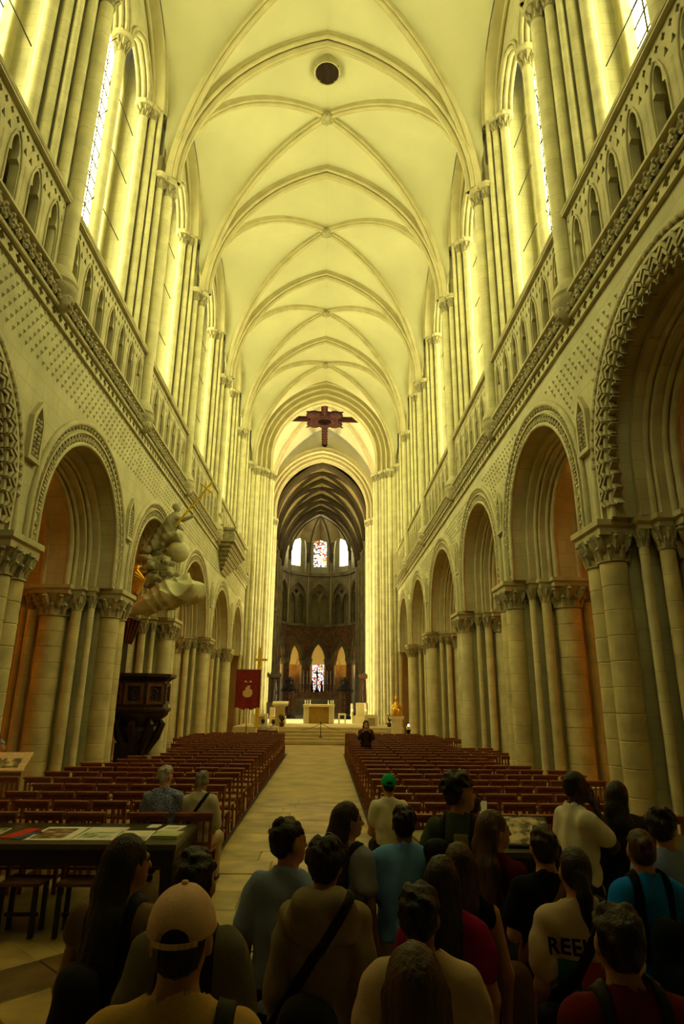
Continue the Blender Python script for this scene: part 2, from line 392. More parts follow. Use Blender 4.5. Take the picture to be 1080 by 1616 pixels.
def scroll_unit():
    b = MB()
    for sg, cy in ((1, .1), (-1, .32)):
        pts = []
        for k in range(14):
            a = sg*(k/13*3.3*PI)+.5; r = .125*(1-k/16); pts.append((-.03-.002*k, cy+r*math.cos(a), .15+sg*r*math.sin(a)*.95))
        b.tube(pts, [.034-.0015*k for k in range(14)], n=5)
        for k in range(3): b.ball((-.06, cy+.09*math.cos(k*2.1), .15+.1*math.sin(k*2.1)), (.04, .045, .035), 6, 4)
    return b.mesh('frieze_scroll', S_CARVE, 60)
SCRM = scroll_unit()
def chev_unit():
    b = MB()
    for d0, d1, off, rs in ((-.10, .02, 0, .15), (-.02, .12, .0, .02)):
        for k, (o1, o2) in enumerate(((.10, .03), (0.0, -.07))):
            z = rs+o1
            P = [(-.13, z-.11), (0, z+.03), (.13, z-.11), (.13, z-.11-.075), (0, z+.03-.075), (-.13, z-.185)]
            b.plate(P, [], lambda u, v, w: (w, u, v), d0+.02*k, d1)
    return b.mesh('chevron', S_CARVE, 0)
CHEVM = chev_unit()
LUMPM = MB().ball((0, 0, 0), (.05, .075, .06), 7, 5).mesh('carved_boss', S_CARVE, 60)
HEADM = None
def head_unit():
    b = MB(); b.ball((0, 0, 0), (.17, .15, .2), 10, 8); b.ball((.15, 0, -.03), (.05, .03, .06), 6, 4)
    for sg in (-1, 1):
        b.ball((.12, sg*.07, .04), .03, 6, 4); b.ball((0, sg*.15, 0), (.05, .03, .07), 6, 4); b.ball((-.02, sg*.1, .14), (.1, .08, .07), 6, 4)
    b.tube([(.14, -.06, -.1), (.165, 0, -.11), (.14, .06, -.1)], .018, n=5)
    return b.mesh('carved_head', S_CARVE, 60)
HEADM = head_unit()

# ---- clerestory windows
LEADM = {}
wcount = [0]
PANEM = MB().plate([(0, 0), (1, 0), (1, 1), (0, 1)], [], lambda u, v, w: (w, u, v), -.01, .01).mesh('pane', PANE, 0)
def lancet(s, c, hw, z0, zs, za, x, fine, parent_wall):
    """glass of one lancet: panes between leads, in the outer wall"""
    wcount[0] += 1
    fam = fam_pointed(c, zs, hw, za-zs, 6)
    g = empty('window_%d' % wcount[0]); tag(g, kind='structure')
    nx, dz = 4, .50
    if fine:
        nz = int((zs-z0)/dz); dz = (zs-z0)/nz
        for a in range(nx):
            for k in range(nz):
                inst('pane', PANEM, g, (x, c-hw+2*hw*a/nx+.012, z0+k*dz+.012), (0, 0, 0), (1, 2*hw/nx-.024, dz-.024))
        pl = fam(0); MB().plate(pl, [], lambda u, v, w: (x+w, u, v), -.01, .01).build('pane', PANE, g, 0)
    else:
        MB().plate([(c-hw, z0)]+fam(0)[::-1]+[(c+hw, z0)], [], lambda u, v, w: (x+w, u, v), -.01, .01).build('pane', PANE, g, 0)
    b = MB(); z = z0
    while z < zs+.01: b.box(x-.02, x+.02, c-hw, c+hw, z-.03, z+.03); z += dz
    for a in range(1, nx): b.box(x-.018, x+.018, c-hw+2*hw*a/nx-.026, c-hw+2*hw*a/nx+.026, z0, za-.25)
    b.build('lead_lattice', IRON, g, 0)
    return g

roots = {}
def arcade(s):
    root = empty('wall_'+SIDE[s]); tag(root, kind='structure'); roots[s] = root
    ab, top = AB[s], TOP[s]
    X = lambda d: s*(W+d)
    mp = lambda u, v, w: (X(w), u, v)
    for i in range(0, 6):
        ya, yb = PY[i], PY[i+1]
        c, hb = (ya+yb)/2, (yb-ya)/2
        Rh = hb-.20; R0 = hb-.68; z0 = max(top-Rh, ab+.01)
        # spandrel plate
        fr = fam_round(c, z0, ab, 30)
        arcp = fr(R0)
        outer = [(ya, ab)]+[(ya, Z_STR-.1), (yb, Z_STR-.1), (yb, ab)]+arcp
        MB().plate(outer, [], mp, 0, .36).build('spandrel', S_WALL, root, 25)
        # receding orders of the arch, mirrored about the middle of the wall
        b = MB()
        for d0, d1, ra, rb in ((.36, 2.04, R0-.13, R0+.3), (.62, 1.78, R0-.27, R0), (.86, 1.54, R0-.40, R0-.2)):
            b.fam(fr, rect(ra, rb, d0, d1), mp)
        ring = b.build('arch_ring', S_WALL, root, 25)
        b = MB()
        for rr, dd, rho in ((R0-.06, .42, .07), (R0-.16, .56, .05), (R0-.2, .68, .075), (R0-.31, .80, .05), (R0-.35, .93, .085), (R0-.35, 1.47, .085), (R0-.2, 1.72, .075), (R0-.06, 1.98, .07)):
            b.fam(fr, circ(rr, dd, rho), mp)
        b.build('roll_moulding', S_TRIM, ring, 50)
        b = MB()
        b.fam(fr, circ(Rh-.03, -.02, .065), mp); b.fam(fr, circ(R0+.02, 0.0, .05), mp)
        n = int(PI*Rh/.17)
        if i == 0:
            b.fam(fr, rect(R0+.27, R0+.33, -.07, .05), mp)
            b.build('hood_moulding', S_TRIM, ring, 50)
            L = PI*R0; nn = int(L/.235)
            for k in range(nn+1):
                a = PI*(k+.5)/(nn+1); al = a-PI/2
                inst('chevron', CHEVM, ring, (X(0), c+R0*math.cos(a), z0+R0*math.sin(a)), (al, 0, 0), (s, 1, 1))
            ns = int((z0-ab)/.235)
            for sg, al in ((1, -PI/2), (-1, PI/2)):
                for k in range(ns): inst('chevron', CHEVM, ring, (X(0), c+sg*R0, z0-(k+.5)*.235), (al, 0, 0), (s, 1, 1))
            for k in range(n):
                a = PI*(k+.5)/n; rr = R0+.42
                inst('carved_boss', LUMPM, ring, (X(-.03), c+rr*math.cos(a), z0+rr*math.sin(a)), (a-PI/2, 0, 0), (1.3, 1, 1.2))
        else:
            b.fam(fr, rect(R0+.24, R0+.28, -.05, .03), mp)
            b.build('hood_moulding', S_TRIM, ring, 50)
            k2 = MB()                                  # key pattern blocks and beads, too many and small to be picked apart
            for k in range(n*2):
                a = PI*(k+.5)/(n*2); rr = R0+(.15 if k % 2 else .11)
                k2.cbox((X(-.012), c+rr*math.cos(a), z0+rr*math.sin(a)), (.05, .045, .10), 0, a-PI/2)
                if k % 2 == 0:
                    rr = R0+.36; k2.ball((X(-.01), c+rr*math.cos(a), z0+rr*math.sin(a)), (.05, .06, .05), 6, 4)
            ns = int(max(0, z0-ab)/.16)
            for sg in (-1, 1):
                for k in range(ns): k2.cbox((X(-.012), c+sg*(R0+.13), ab+.1+k*.16), (.05, .1, .06))
            tag(k2.build('key_ornament', S_CARVE, ring, 0), kind='stuff')
        # diaper relief of the spandrels
        b = MB(); zz = 8.76 if s < 0 else 8.42; row = 0
        while zz > (7.75 if s < 0 else 6.4):
            yy = ya+.1+(row % 2)*.11
            while yy < yb-.05:
                inside = math.hypot(yy-c, max(zz-z0, 0)) < Rh+.14
                if not inside and min(abs(yy-ya), abs(yy-yb)) > (.42 if zz < 7.7 else .05):
                    q_ = .036
                    b.add([mp(yy-q_, zz+q_, 0), mp(yy+q_, zz+q_, 0), mp(yy, zz-q_*1.3, 0), mp(yy, zz+q_*.5, -.045)], [(0, 1, 3), (1, 2, 3), (2, 0, 3)])
                yy += .22
            zz -= .15; row += 1
        tag(b.build('diaper_relief', S_WALL, root, 0), kind='stuff')
        # pierced quatrefoil band under the frieze
        nq = int((yb-ya)/.27); st = (yb-ya)/nq
        holes = [lobes((ya+st*(k+.5), 8.94), .055, .04) for k in range(nq)]
        MB().plate([(ya, 8.82), (yb, 8.82), (yb, 9.06), (ya, 9.06)], holes, mp, -.07, 0.0).build('quatrefoil_band', S_TRIM, root, 20)
        nsx = int((yb-ya)/.44); st = (yb-ya)/nsx
        for k in range(nsx):
            inst('frieze_scroll', SCRM, root, (X(-.07), ya+st*k, 9.09), (0, 0, 0), (s*1.3, st/.44, 1.12))
        # gallery parapet of the bay
        if True:
            bl = empty('gallery_parapet', (X(.02), c, Z_STR))
            tag(bl, '%s openwork gallery parapet %s' % (('pierced stone', 'over the nearest chevron arch') if i == 0 else ('trefoil', 'of the %s gallery bay past the nearest' % ['', 'first', 'second', 'third', 'fourth', 'fifth'][i])) + ' on the %s wall' % SIDE[s], 'parapet')
            bw = yb-ya-.30; npn = max(6, round(bw/.76)); st = bw/npn
            for k in range(npn): inst('arch_panel', PARM, bl, (0, -bw/2+st*k, 0), (0, 0, 0), (s, st, 1))
            t = MB(); t.box(-.09, .24, -bw/2-.06, bw/2+.06, Z_RAIL-Z_STR-.13, Z_RAIL-Z_STR-.03) if s > 0 else t.box(-.24, .09, -bw/2-.06, bw/2+.06, Z_RAIL-Z_STR-.13, Z_RAIL-Z_STR-.03)
            t.tube([(-s*.06, -bw/2-.06, Z_RAIL-Z_STR-.04), (-s*.06, bw/2+.06, Z_RAIL-Z_STR-.04)], .06, 8)
            t.build('top_rail', S_TRIM, bl, 40)
    # string courses along the whole wall
    y0, y1 = PY[0], PY[-1]
    b = MB()
    P = [(.3, 9.44), (-.12, 9.44), (-.19, 9.48), (-.19, 9.53), (-.13, 9.55), (-.13, 9.60), (.3, 9.62)]
    b.add([(X(d), y, z) for y in (y0, y1) for d, z in P], [(j, (j+1) % 7, 7+(j+1) % 7, 7+j) for j in range(7)])
    b.tube([(X(-.1), y0, 9.075), (X(-.1), y1, 9.075)], .05, 8)
    b.box(min(X(0), X(.3)), max(X(0), X(.3)), y0, y1, 9.1, 9.42)
    b.build('string_course', S_TRIM, root, 40)
    for i in range(1, 6):
        yp = PY[i]
        b = MB(); b.lathe([(.04, 8.98), (.10, 9.05), (.22, 9.22), (.34, 9.36), (.37, 9.42), (.37, 9.47), (.32, 9.5), (.36, 9.56), (.34, 9.62), (.30, 9.72), (.22, 9.86), (.19, 9.9)], (X(0), yp, 0), 18)
        k = b.build('shaft_corbel', S_TRIM, root, 40)
        inst('carved_head', HEADM, k, (X(-.13), yp, 9.2), (0, 0, 0 if s < 0 else PI), (1.15, 1.15, 1.1))
        # carved gabled panel over the pier capital
        zz = ab+1.35; b = MB()
        L = [(-.22, 0), (.22, 0), (.22, .78), (0, 1.12), (-.22, .78)]
        b.plate([(yp+u, zz+v) for u, v in L], [[(yp+u*.66, zz+.08+v*.84) for u, v in L]], mp, -.09, 0)
        g = b.build('gabled_panel', S_TRIM, root, 20)
        b = MB()
        for k in range(9):
            for q_ in (-.07, .06): b.ball((X(-.05), yp+q_+random.uniform(-.03, .03), zz+.12+k*.078), (.06, random.uniform(.04, .07), .05), 6, 4)
        b.build('carved_figure', S_CARVE, g, 60)
    return root
for s in (-1, 1): arcade(s)

# ------------------------------------------------------------------ clerestory and outer walls
def clerestory(s):
    root = roots[s]
    X = lambda d: s*(W+d); mp = lambda u, v, w: (X(w), u, v)
    for i in range(0, 7):
        yp = PY[i]
        b = MB()
        last = i == 6
        for d0, hw, zt in ((.15, .22, 18.2), (.31, .38, 20.3), (.52, .50, 21.4), (.74, .62, 21.4)):
            b.box(min(X(d0), X(1.0)), max(X(d0), X(1.0)), yp-hw, yp+hw, 9.6, zt)
        b.box(min(X(1.0), X(1.5)), max(X(1.0), X(1.5)), yp-.45, yp+.45, 9.6, 22)
        k = b.build('clerestory_pier', S_WALL, root, 0)
        shaft(k, X(-.05), yp, .155, 9.8, Z_SPR-.16, .42, .0)
        for sg in (-1, 1):
            shaft(k, X(.12), yp+sg*.27, .10, 9.6, Z_SPR-.16, .36, 0)
            shaft(k, X(.27), yp+sg*.46, .075, 9.6, Z_SPR+2.6, 0, 0)
            shaft(k, X(.46), yp+sg*.56, .10, 9.6, Z_CAP2-.1, .34, 0)
            shaft(k, X(.70), yp+sg*.73, .135, 9.6, Z_CAP2-.1, .42, 0)
        a = MB()
        a.lathe([(.27, Z_SPR-.17), (.27, Z_SPR-.12), (.31, Z_SPR-.07), (.31, Z_SPR)], (X(-.03), yp, 0), 8, PI/8, PI/8+2*PI)
        for sg in (-1, 1):
            a.lathe([(.19, Z_SPR-.17), (.19, Z_SPR-.12), (.23, Z_SPR-.07), (.23, Z_SPR)], (X(.12), yp+sg*.29, 0), 8, PI/8, PI/8+2*PI)
            a.lathe([(.18, Z_CAP2-.1), (.22, Z_CAP2-.04), (.22, Z_CAP2+.02)], (X(.46), yp+sg*.56, 0), 8, PI/8, PI/8+2*PI)
            a.lathe([(.25, Z_CAP2-.1), (.29, Z_CAP2-.04), (.29, Z_CAP2+.02)], (X(.70), yp+sg*.73, 0), 8, PI/8, PI/8+2*PI)
        a.build('abacus', S_TRIM, k, 30)
    for i in range(0, 6):
        ya, yb = PY[i], PY[i+1]; c, hb = (ya+yb)/2, (yb-ya)/2
        # free-standing mid column and screen arches
        k = MB().box(min(X(.56), X(.94)), max(X(.56), X(.94)), c-.22, c+.22, 11.5, 11.7).build('screen_plinth', S_TRIM, root, 0)
        shaft(k, X(.75), c, .135, 11.7, Z_CAP2-.1, .48, .2)
        MB().lathe([(.25, Z_CAP2-.1), (.3, Z_CAP2-.03), (.3, Z_CAP2+.03)], (X(.75), c, 0), 10).build('abacus', S_TRIM, k, 30)
        ho = hb-.62; fo = fam_pointed(c, Z_CAP2, ho, 2.75, 12)
        hw = (hb-.72-.16)/2; cl = (c-.16-hw, c+.16+hw)
        fa = [fam_pointed(q_, Z_CAP2, hw, min(1.75, hw*1.5), 8) for q_ in cl]
        outer = fo(0)[::-1]+fa[1](0)+fa[0](0)
        MB().plate(outer, [], mp, .60, .92).build('lunette_screen', S_WALL, root, 20)
        b = MB()
        for f in fa:
            for dr, d, rho in ((-.02, .6, .06), (.1, .56, .05), (-.05, .74, .07), (-.02, .92, .06)): b.fam(f, circ(dr, d, rho), mp)
        b.build('screen_arch_moulding', S_TRIM, root, 50)
        b = MB()
        for dr, d, rho in ((.02, .52, .07), (.10, .40, .06), (.17, .28, .08), (.24, .16, .06)): b.fam(fo, circ(dr, d, rho), mp)
        b.fam(fo, rect(.0, .5, .16, .62), mp)
        b.build('wall_rib', S_RIB, root, 50)
        # outer wall with two lancets
        lw = .78; lc = (c-hb*.44, c+hb*.44)
        holes = []
        for n_, q_ in enumerate(lc):
            if i == 0 and n_ == 0: continue
            f = fam_pointed(q_, 19.8, lw, 1.45, 6); holes.append([(q_-lw, 11.9)]+f(0)[::-1]+[(q_+lw, 11.9)])
        MB().plate([(ya, 9.4), (yb, 9.4), (yb, 23.3), (ya, 23.3)], holes, mp, 1.45, 1.85).build('outer_wall', S_WALL, root, 0)
        for n_, q_ in enumerate(lc):
            if i == 0 and n_ == 0: continue
            lancet(s, q_, lw+.01, 11.89, 19.8, 21.25, X(1.66), i == 1 or (i == 0 and n_ == 1), root)
            b = MB(); f = fam_pointed(q_, 19.8, lw, 1.45, 6, 7.9)
            b.fam(f, circ(.03, 1.44, .06), mp); b.build('window_roll', S_TRIM, root, 50)
        b = MB()
        for z in (12.6, 14.6, 16.6, 18.4):
            for q0, q1 in ((ya+.7, c-.1), (c+.1, yb-.7)):
                b.tube([(X(1.0), q0, z), (X(.95), q1, z)], .014, 5)
        for q0, sg in ((c+.1, 1), (c-.1, -1)):
            for z in (13.2, 16.0, 18.6): b.tube([(X(.8), q0, z+.9), (X(1.3), q0+sg*.55, z-.5)], .012, 5)
        b.build('iron_bar', IRON, root, 0)
        bz = MB(); bz.box(min(X(.34), X(1.5)), max(X(.34), X(1.5)), ya+.2, yb-.2, 11.30, 11.52); bz.box(min(X(1.1), X(1.46)), max(X(1.1), X(1.46)), ya, yb, 9.4, 11.4); bz.build('clerestory_base', S_TRIM, root, 0)
    MB().box(min(X(.3), X(1.9)), max(X(.3), X(1.9)), PY[0], PY[-1], 9.2, 9.45).build('passage_floor', S_TRIM, root, 0)
    # west end stretch of wall, beyond the frame
    MB().box(min(X(0), X(1.9)), max(X(0), X(1.9)), -2.5, PY[0], 0, 24.5).build('west_wall_stretch', S_WALL, root, 0)
for s in (-1, 1): clerestory(s)
tag(MB().box(-7, 7, -2.9, -2.5, 0, 25).build('wall_west', S_WALL, None, 0), kind='structure')
og = empty('wall_added_organ_loft'); tag(og, kind='structure')  # unseen organ loft, put in to block light and darken the west end
b = MB(); b.box(-4.8, 4.8, -2.5, 1.0, 6.2, 6.6); b.box(-4.2, 4.2, -2.4, .4, 6.6, 11.4); b.build('added_organ_case', WOOD_DARK, og, 0)
b = MB()
for k in range(21): b.lathe([(.16, 7.0), (.17, 7.4), (.17, 10+1.6*abs(math.sin(k*.6)))], (-3.8+.38*k, .55, 0), 10)
b.build('added_organ_pipes', mat('dull_tin', (.12, .11, .09), metal=.6, rough=.5), og, 40)
b = MB(); b.box(-1.6, 1.6, -2.5, -2.3, 0, 4.4); b.build('west_door', WOOD_DARK, og, 0)
wcount[0] += 1; g = tag(empty('window_%d' % wcount[0]), kind='structure')
f = fam_pointed(0, 18, 2.1, 2.6, 10)
MB().plate([(-2.1, 13)]+f(0)[::-1]+[(2.1, 13)], [], lambda u, v, w: (u, w, v), -2.49, -2.45).build('pane', PANE_W, g, 0)
b = MB()
for x in (-1.05, 0, 1.05): b.box(x-.06, x+.06, -2.5, -2.38, 13, 19.8)
for z in (14, 15, 16, 17, 18): b.box(-2.1, 2.1, -2.46, -2.42, z-.03, z+.03)
b.build('mullion', S_TRIM, g, 0)
# ------------------------------------------------------------------ vaults
def half_arc(a, rise, n):
    e = (rise*rise-a*a)/(2*a); R = a+e; fm = math.acos(max(-1, min(1, e/R)))
    return [(a+e-R*math.cos(fm*i/n), R*math.sin(fm*i/n)) for i in range(n+1)]
NT = 16
def patch(mb, A, B, M=7, bulge=.10):
    n = len(A); v = []
    for i in range(n):
        for j in range(M+1):
            t = j/M; p = A[i]*(1-t)+B[i]*t; p = p+Vector((0, 0, bulge*4*t*(1-t)*min(1, i/n*1.6))); v.append(p)
    f = [(i*(M+1)+j, i*(M+1)+j+1, (i+1)*(M+1)+j+1, (i+1)*(M+1)+j) for i in range(n-1) for j in range(M)]
    mb.add(v, f)
def rib(mb, A, B, zs, rise, kind, n=14):
    """rib from A to B (xy), springing at zs"""
    A = Vector((A[0], A[1], 0)); B = Vector((B[0], B[1], 0)); u = (B-A); L = u.length; u = u/L; m = (A+B)/2; w = Vector((-u.y, u.x, 0))
    fam = fam_pointed(0, zs, L/2, rise, n)
    mp = lambda a, z, d: tuple(m+u*a+w*d+Vector((0, 0, z)))
    if kind == 'T':
        mb.fam(fam, rect(-.10, .10, -.27, .27), mp)
        for dr, d, rho in ((-.14, -.19, .075), (-.14, .19, .075), (-.20, 0, .10), (-.27, 0, .055)): mb.fam(fam, circ(dr, d, rho), mp)
    else:
        mb.fam(fam, rect(-.06, .08, -.15, .15), mp)
        for dr, d, rho in ((-.08, -.10, .055), (-.08, .10, .055), (-.14, 0, .07)): mb.fam(fam, circ(dr, d, rho), mp)
ceil = empty('ceiling'); tag(ceil, kind='structure')
BOSSM = None
def boss_unit(m, nm):
    b = MB(); b.lathe([(.12, .12), (.26, .06), (.28, -.02), (.22, -.10), (.1, -.15), (.02, -.16)], n=12)
    for k in range(8): b.ball((.2*math.cos(k*PI/4), .2*math.sin(k*PI/4), -.06), (.07, .07, .06), 6, 4)
    return b.mesh(nm, m, 60)
BOSSM = boss_unit(S_CARVE, 'roof_boss'); BOSSD = boss_unit(S_CHOIRRIB, 'roof_boss')
def vault_bay(par, ya, yb, a, zs, zT, zB, zWs, zW, wp, xo=(0, 0), webm=None, ribm=None, first=False, bossm=None, trans=True):
    """quadripartite bay. a: half span at the springing; wp: half-depth of the wall rib plane; xo: axis offset at ya, yb"""
    yc = (ya+yb)/2; hb = (yb-ya)/2; xc = (xo[0]+xo[1])/2
    C = Vector((xc, yc, zB))
    cor = {(sx, sy): Vector(((xo[0] if sy < 0 else xo[1])+sx*a, yc+sy*hb, zs)) for sx in (-1, 1) for sy in (-1, 1)}
    diag = {}
    for kx, p in cor.items():
        d = Vector((C.x-p.x, C.y-p.y, 0)); L = d.length; d = d/L
        diag[kx] = [p+d*h+Vector((0, 0, z)) for h, z in half_arc(L, zB-zs, NT)]
    for sy in (-1, 1):            # west and east cells
        b = MB(); x0 = xo[0] if sy < 0 else xo[1]
        for sx in (-1, 1):
            p = cor[(sx, sy)]; T = [p+Vector((-sx*h, 0, z)) for h, z in half_arc(a, zT-zs, NT)]
            patch(b, diag[(sx, sy)], T)
        b.build('vault_web', webm, par, 60)
    for sx in (-1, 1):            # side cells
        b = MB()
        for sy in (-1, 1):
            p = cor[(sx, sy)]; hh = half_arc(hb-.3, zW-zWs, NT-5)
            Wc = [Vector((p.x+sx*(wp-a)*min(1, i/3), p.y-sy*.3*min(1, i/3), zs+(zWs-zs)*i/5)) for i in range(5)]
            Wc += [Vector((p.x+sx*(wp-a), p.y-sy*(.3+h), zWs+z)) for h, z in hh]
            patch(b, diag[(sx, sy)], Wc, 8, .12)
        b.build('vault_web', webm, par, 60)
    for q0, q1 in (((-1, -1), (1, 1)), ((1, -1), (-1, 1))):
        b = MB(); rib(b, cor[q0], cor[q1], zs, zB-zs, 'D'); b.build('diagonal_rib', ribm, par, 50)
    if trans:
        b = MB(); rib(b, cor[(-1, -1)], cor[(1, -1)], zs, zT-zs, 'T'); b.build('transverse_rib', ribm, par, 50)
    inst('roof_boss', bossm or BOSSM, par, (C.x, C.y, C.z-.16))
for i in range(0, 6):
    vault_bay(ceil, PY[i], PY[i+1], 4.74, Z_SPR, Z_APX, Z_BOSS, Z_CAP2, 22.25, W+.12, webm=S_WEB, ribm=S_RIB)
MB().box(-5.2, 5.2, -2.5, PY[0]+.3, 23.4, 23.8).build('west_vault', S_WEB, ceil, 0)
# wooden hatch in the vault crown
hat = empty('vault_hatch', (0.0, 16.45, 23.33)); tag(hat, 'dark round wooden hatch in the vault crown above the nave', 'hatch')
b = MB(); b.lathe([(.41, .02), (.42, -.05), (.45, -.05), (.47, .02), (.47, .30), (.41, .30)], n=24); b.build('hatch_ring', S_RIB, hat, 40)
for k in range(5):
    x = -.405+k*.162; b = MB(); hwid = math.sqrt(max(.05,   .42**2-(x+.08)**2)); b.box(x, x+.158, -hwid, hwid, -.01, .03); b.build('plank', WOOD_DARK, hat, 0)

# ------------------------------------------------------------------ crossing
def cluster(s, i, loc, shafts, ztop, name, label, zb, mw=S_WALL, core=None):
    p = empty(name, (0, 0, 0)); p.location = loc; tag(p, label, 'pillar')
    b = MB()
    for x0, x1, y0, y1 in core: b.box(min(s*x0, s*x1), max(s*x0, s*x1), y0, y1, 0, ztop)
    b.build('pier_core', mw, p, 0)
    for x, y, r in shafts: shaft(p, s*x, y, r, zb, ztop, .45, .3)
    a = MB()
    for x, y, r in shafts: a.lathe([(r*1.5, ztop-.02), (r*1.85, ztop+.05), (r*1.85, ztop+.16)], (s*x, y, 0), 8, PI/8, PI/8+2*PI)
    a.build('abacus', S_TRIM, p, 30)
POD = .75
for s in (-1, 1):
    cluster(s, 0, (s*4.2, 40.2, 0), [(.72, -1.12, .13), (.46, -1.12, .10), (.22, -1.02, .15), (.0, -.88, .10), (-.16, -.70, .15), (-.34, -.48, .11), (-.52, -.26, .15), (-.62, .05, .2), (-.52, .36, .15)], 16.95,
            'crossing_pier', 'tall pale crossing pier at the nave end on the %s' % ('left, behind the red banner' if s < 0 else 'right, behind the gilded statue'), .3,
            core=[(.95, .08, -.95, 1.2), (.95, -.10, -.68, 1.1), (.95, -.32, -.3, .8)])
    cluster(s, 0, (s*4.15-.2, 49.3, 0), [(.3, -1.0, .12), (.06, -.92, .1), (-.12, -.72, .13), (-.28, -.46, .1), (-.38, -.2, .14), (-.36, .2, .14)], 16.2,
            'choir_entrance_pier', 'far pale pier at the choir entrance on the %s' % ('left' if s < 0 else 'right'), .5,
            core=[(.9, .1, -.85, 1.0), (.9, -.08, -.5, .9), (.9, -.24, -.25, .6)])
def big_arch(name, y, xo, a, zs, rise, steps, m, stilt=0.0):
    b = MB()
    fam = fam_pointed(xo, zs, a, rise, 16, stilt)
    mp = lambda u, v, w: (u, y+w, v)
    for dr0, dr1, d0, d1 in steps: b.fam(fam, rect(dr0, dr1, d0, d1), mp)
    for k, (dr0, dr1, d0, d1) in enumerate(steps):
        for dd in (d0+.02, d1-.02): b.fam(fam, circ(dr0+.05, dd, .085), mp)
        b.fam(fam, circ(dr0-.0, (d0+d1)/2, .09), mp)
    return b.build(name, m, ceil, 50)
big_arch('crossing_arch', 40.2, 0.0, 3.62, 18.2, 4.35, [(0, .35, -.35, .5), (.3, .65, -.6, .75), (.6, .95, -.85, .95), (.9, 1.4, -1.1, 1.1)], S_RIB, 1.1)
big_arch('choir_arch', 49.3, -.2, 3.80, 17.2, 4.45, [(0, .3, -.3, .4), (.26, .55, -.55, .6), (.5, .9, -.85, .8)], S_RIB, .84)
# walls above the crossing arches
def gable(y0, y1, xo, a, zs, rise, m, z1=26):
    f = fam_pointed(xo, zs, a, rise, 16)
    MB().plate([(-7, zs), (-7, z1), (7, z1), (7, zs)]+f(0), [], lambda u, v, w: (u, w, v), y0, y1).build('arch_wall', m, ceil, 0)
gable(40.0, 40.6, 0, 4.6, 17.9, 5.6, S_WEB); gable(49.0, 49.6, -.2, 4.5, 17.0, 5.3, S_WEB)
vault_bay(ceil, 41.2, 48.6, 4.5, 17.2, 24.4, 24.8, 18.5, 24.0, 4.6, webm=S_WEB, ribm=S_RIB, trans=False)
# transepts: unseen end windows, added low and bright to light the crossing
for s in (-1, 1):
    t = empty('wall_transept_'+SIDE[s]); tag(t, kind='structure')
    X = lambda d: s*(5+d)
    MB().box(min(X(0), X(9)), max(X(0), X(9)), 40.4, 41.2, 0, 25).build('transept_side_wall', S_WALL, t, 0)
    MB().box(min(X(0), X(9)), max(X(0), X(9)), 48.6, 49.4, 0, 25).build('transept_side_wall', S_WALL, t, 0)
    MB().box(min(X(-.2), X(9)), max(X(-.2), X(9)), 40.4, 49.4, 24.6, 25).build('transept_vault', S_WEB, t, 0)
    f = [fam_pointed(c, 13, .9, 1.6, 8) for c in (42.9, 44.9, 46.9)]
    MB().plate([(40.4, 0), (49.4, 0), (49.4, 25), (40.4, 25)], [[(c-.9, 3)]+q(0)[::-1]+[(c+.9, 3)] for c, q in zip((42.9, 44.9, 46.9), f)], lambda u, v, w: (X(w), u, v), 9, 9.6).build('transept_end_wall', S_WALL, t, 0)
    for c, q in zip((42.9, 44.9, 46.9), f):
        wcount[0] += 1
        g = tag(empty('window_%d' % wcount[0]), kind='structure')
        MB().plate([(c-.9, 3)]+q(0)[::-1]+[(c+.9, 3)], [], lambda u, v, w: (X(w), u, v), 9.25, 9.3).build('pane', PANE_T, g, 0)
# painted ridge cross hanging under the crossing vault
BEADM = MB().ball((0, 0, 0), (.05, .075, .06), 7, 5).mesh('ring_bead', CROSSRED, 60)
hc = empty('hanging_vault_cross', (-.06, 43.9, 22.95)); tag(hc, 'large dark red painted cross with lobed centre under the crossing vault', 'cross')
for nm, (x0, x1, y0, y1) in (('cross_arm', (-3.1, -1.1, -.17, .17)), ('cross_arm', (1.1, 3.0, -.17, .17)), ('cross_arm', (-.17, .17, -2.9, -1.0)), ('cross_arm', (-.17, .17, 1.0, 5.2))):
    b = MB(); b.box(x0, x1, y0, y1, -.12, .16); b.box(x0, x1, y0+.08, y1-.08, -.2, -.12) if x1-x0 > 1 else b.box(x0+.08, x1-.08, y0, y1, -.2, -.12)
    n = 8
    for k in range(n):
        for sg in (-1, 1):
            if x1-x0 > 1: b.ball((x0+(x1-x0)*(k+.5)/n, sg*.2, 0), (.1, .06, .1), 6, 4)
            else: b.ball((sg*.2, y0+(y1-y0)*(k+.5)/n, 0), (.06, .1, .1), 6, 4)
    b.build(nm, CROSSRED, hc, 30)
b = MB(); b.lathe([(.55, .1), (.55, -.25), (.7, -.32), (1.0, -.25), (1.15, -.05), (1.15, .15)], n=28); b.build('centre_ring', CROSSRED, hc, 40)
MB().lathe([(.02, -.05), (.54, -.05), (.54, .05)], n=20).build('centre_disc', IRON, hc, 40)
for k in range(4):
    a = PI/4+k*PI/2; b = MB(); cx, cy = 1.12*math.cos(a), 1.12*math.sin(a)
    b.lathe([(.02, -.22), (.36, -.22), (.48, -.1), (.48, .12)], (cx, cy, 0), 18)
    for j in range(9):
        q = a-1.6+3.2*j/8; b.ball((cx+.52*math.cos(q), cy+.52*math.sin(q), -.05), (.10, .10, .09), 6, 4); b.tube([(cx+.5*math.cos(a), cy+.5*math.sin(a), 0), (cx+.95*math.cos(a), cy+.95*math.sin(a), -.05)], [.1, .03], 6)
    b.build('centre_lobe', CROSSRED, hc, 40)
for k in range(20):
    a = 2*PI*k/20; inst('ring_bead', BEADM, hc, (.86*math.cos(a), .86*math.sin(a), -.3), (0, 0, a), (1.3, 1.1, 1))

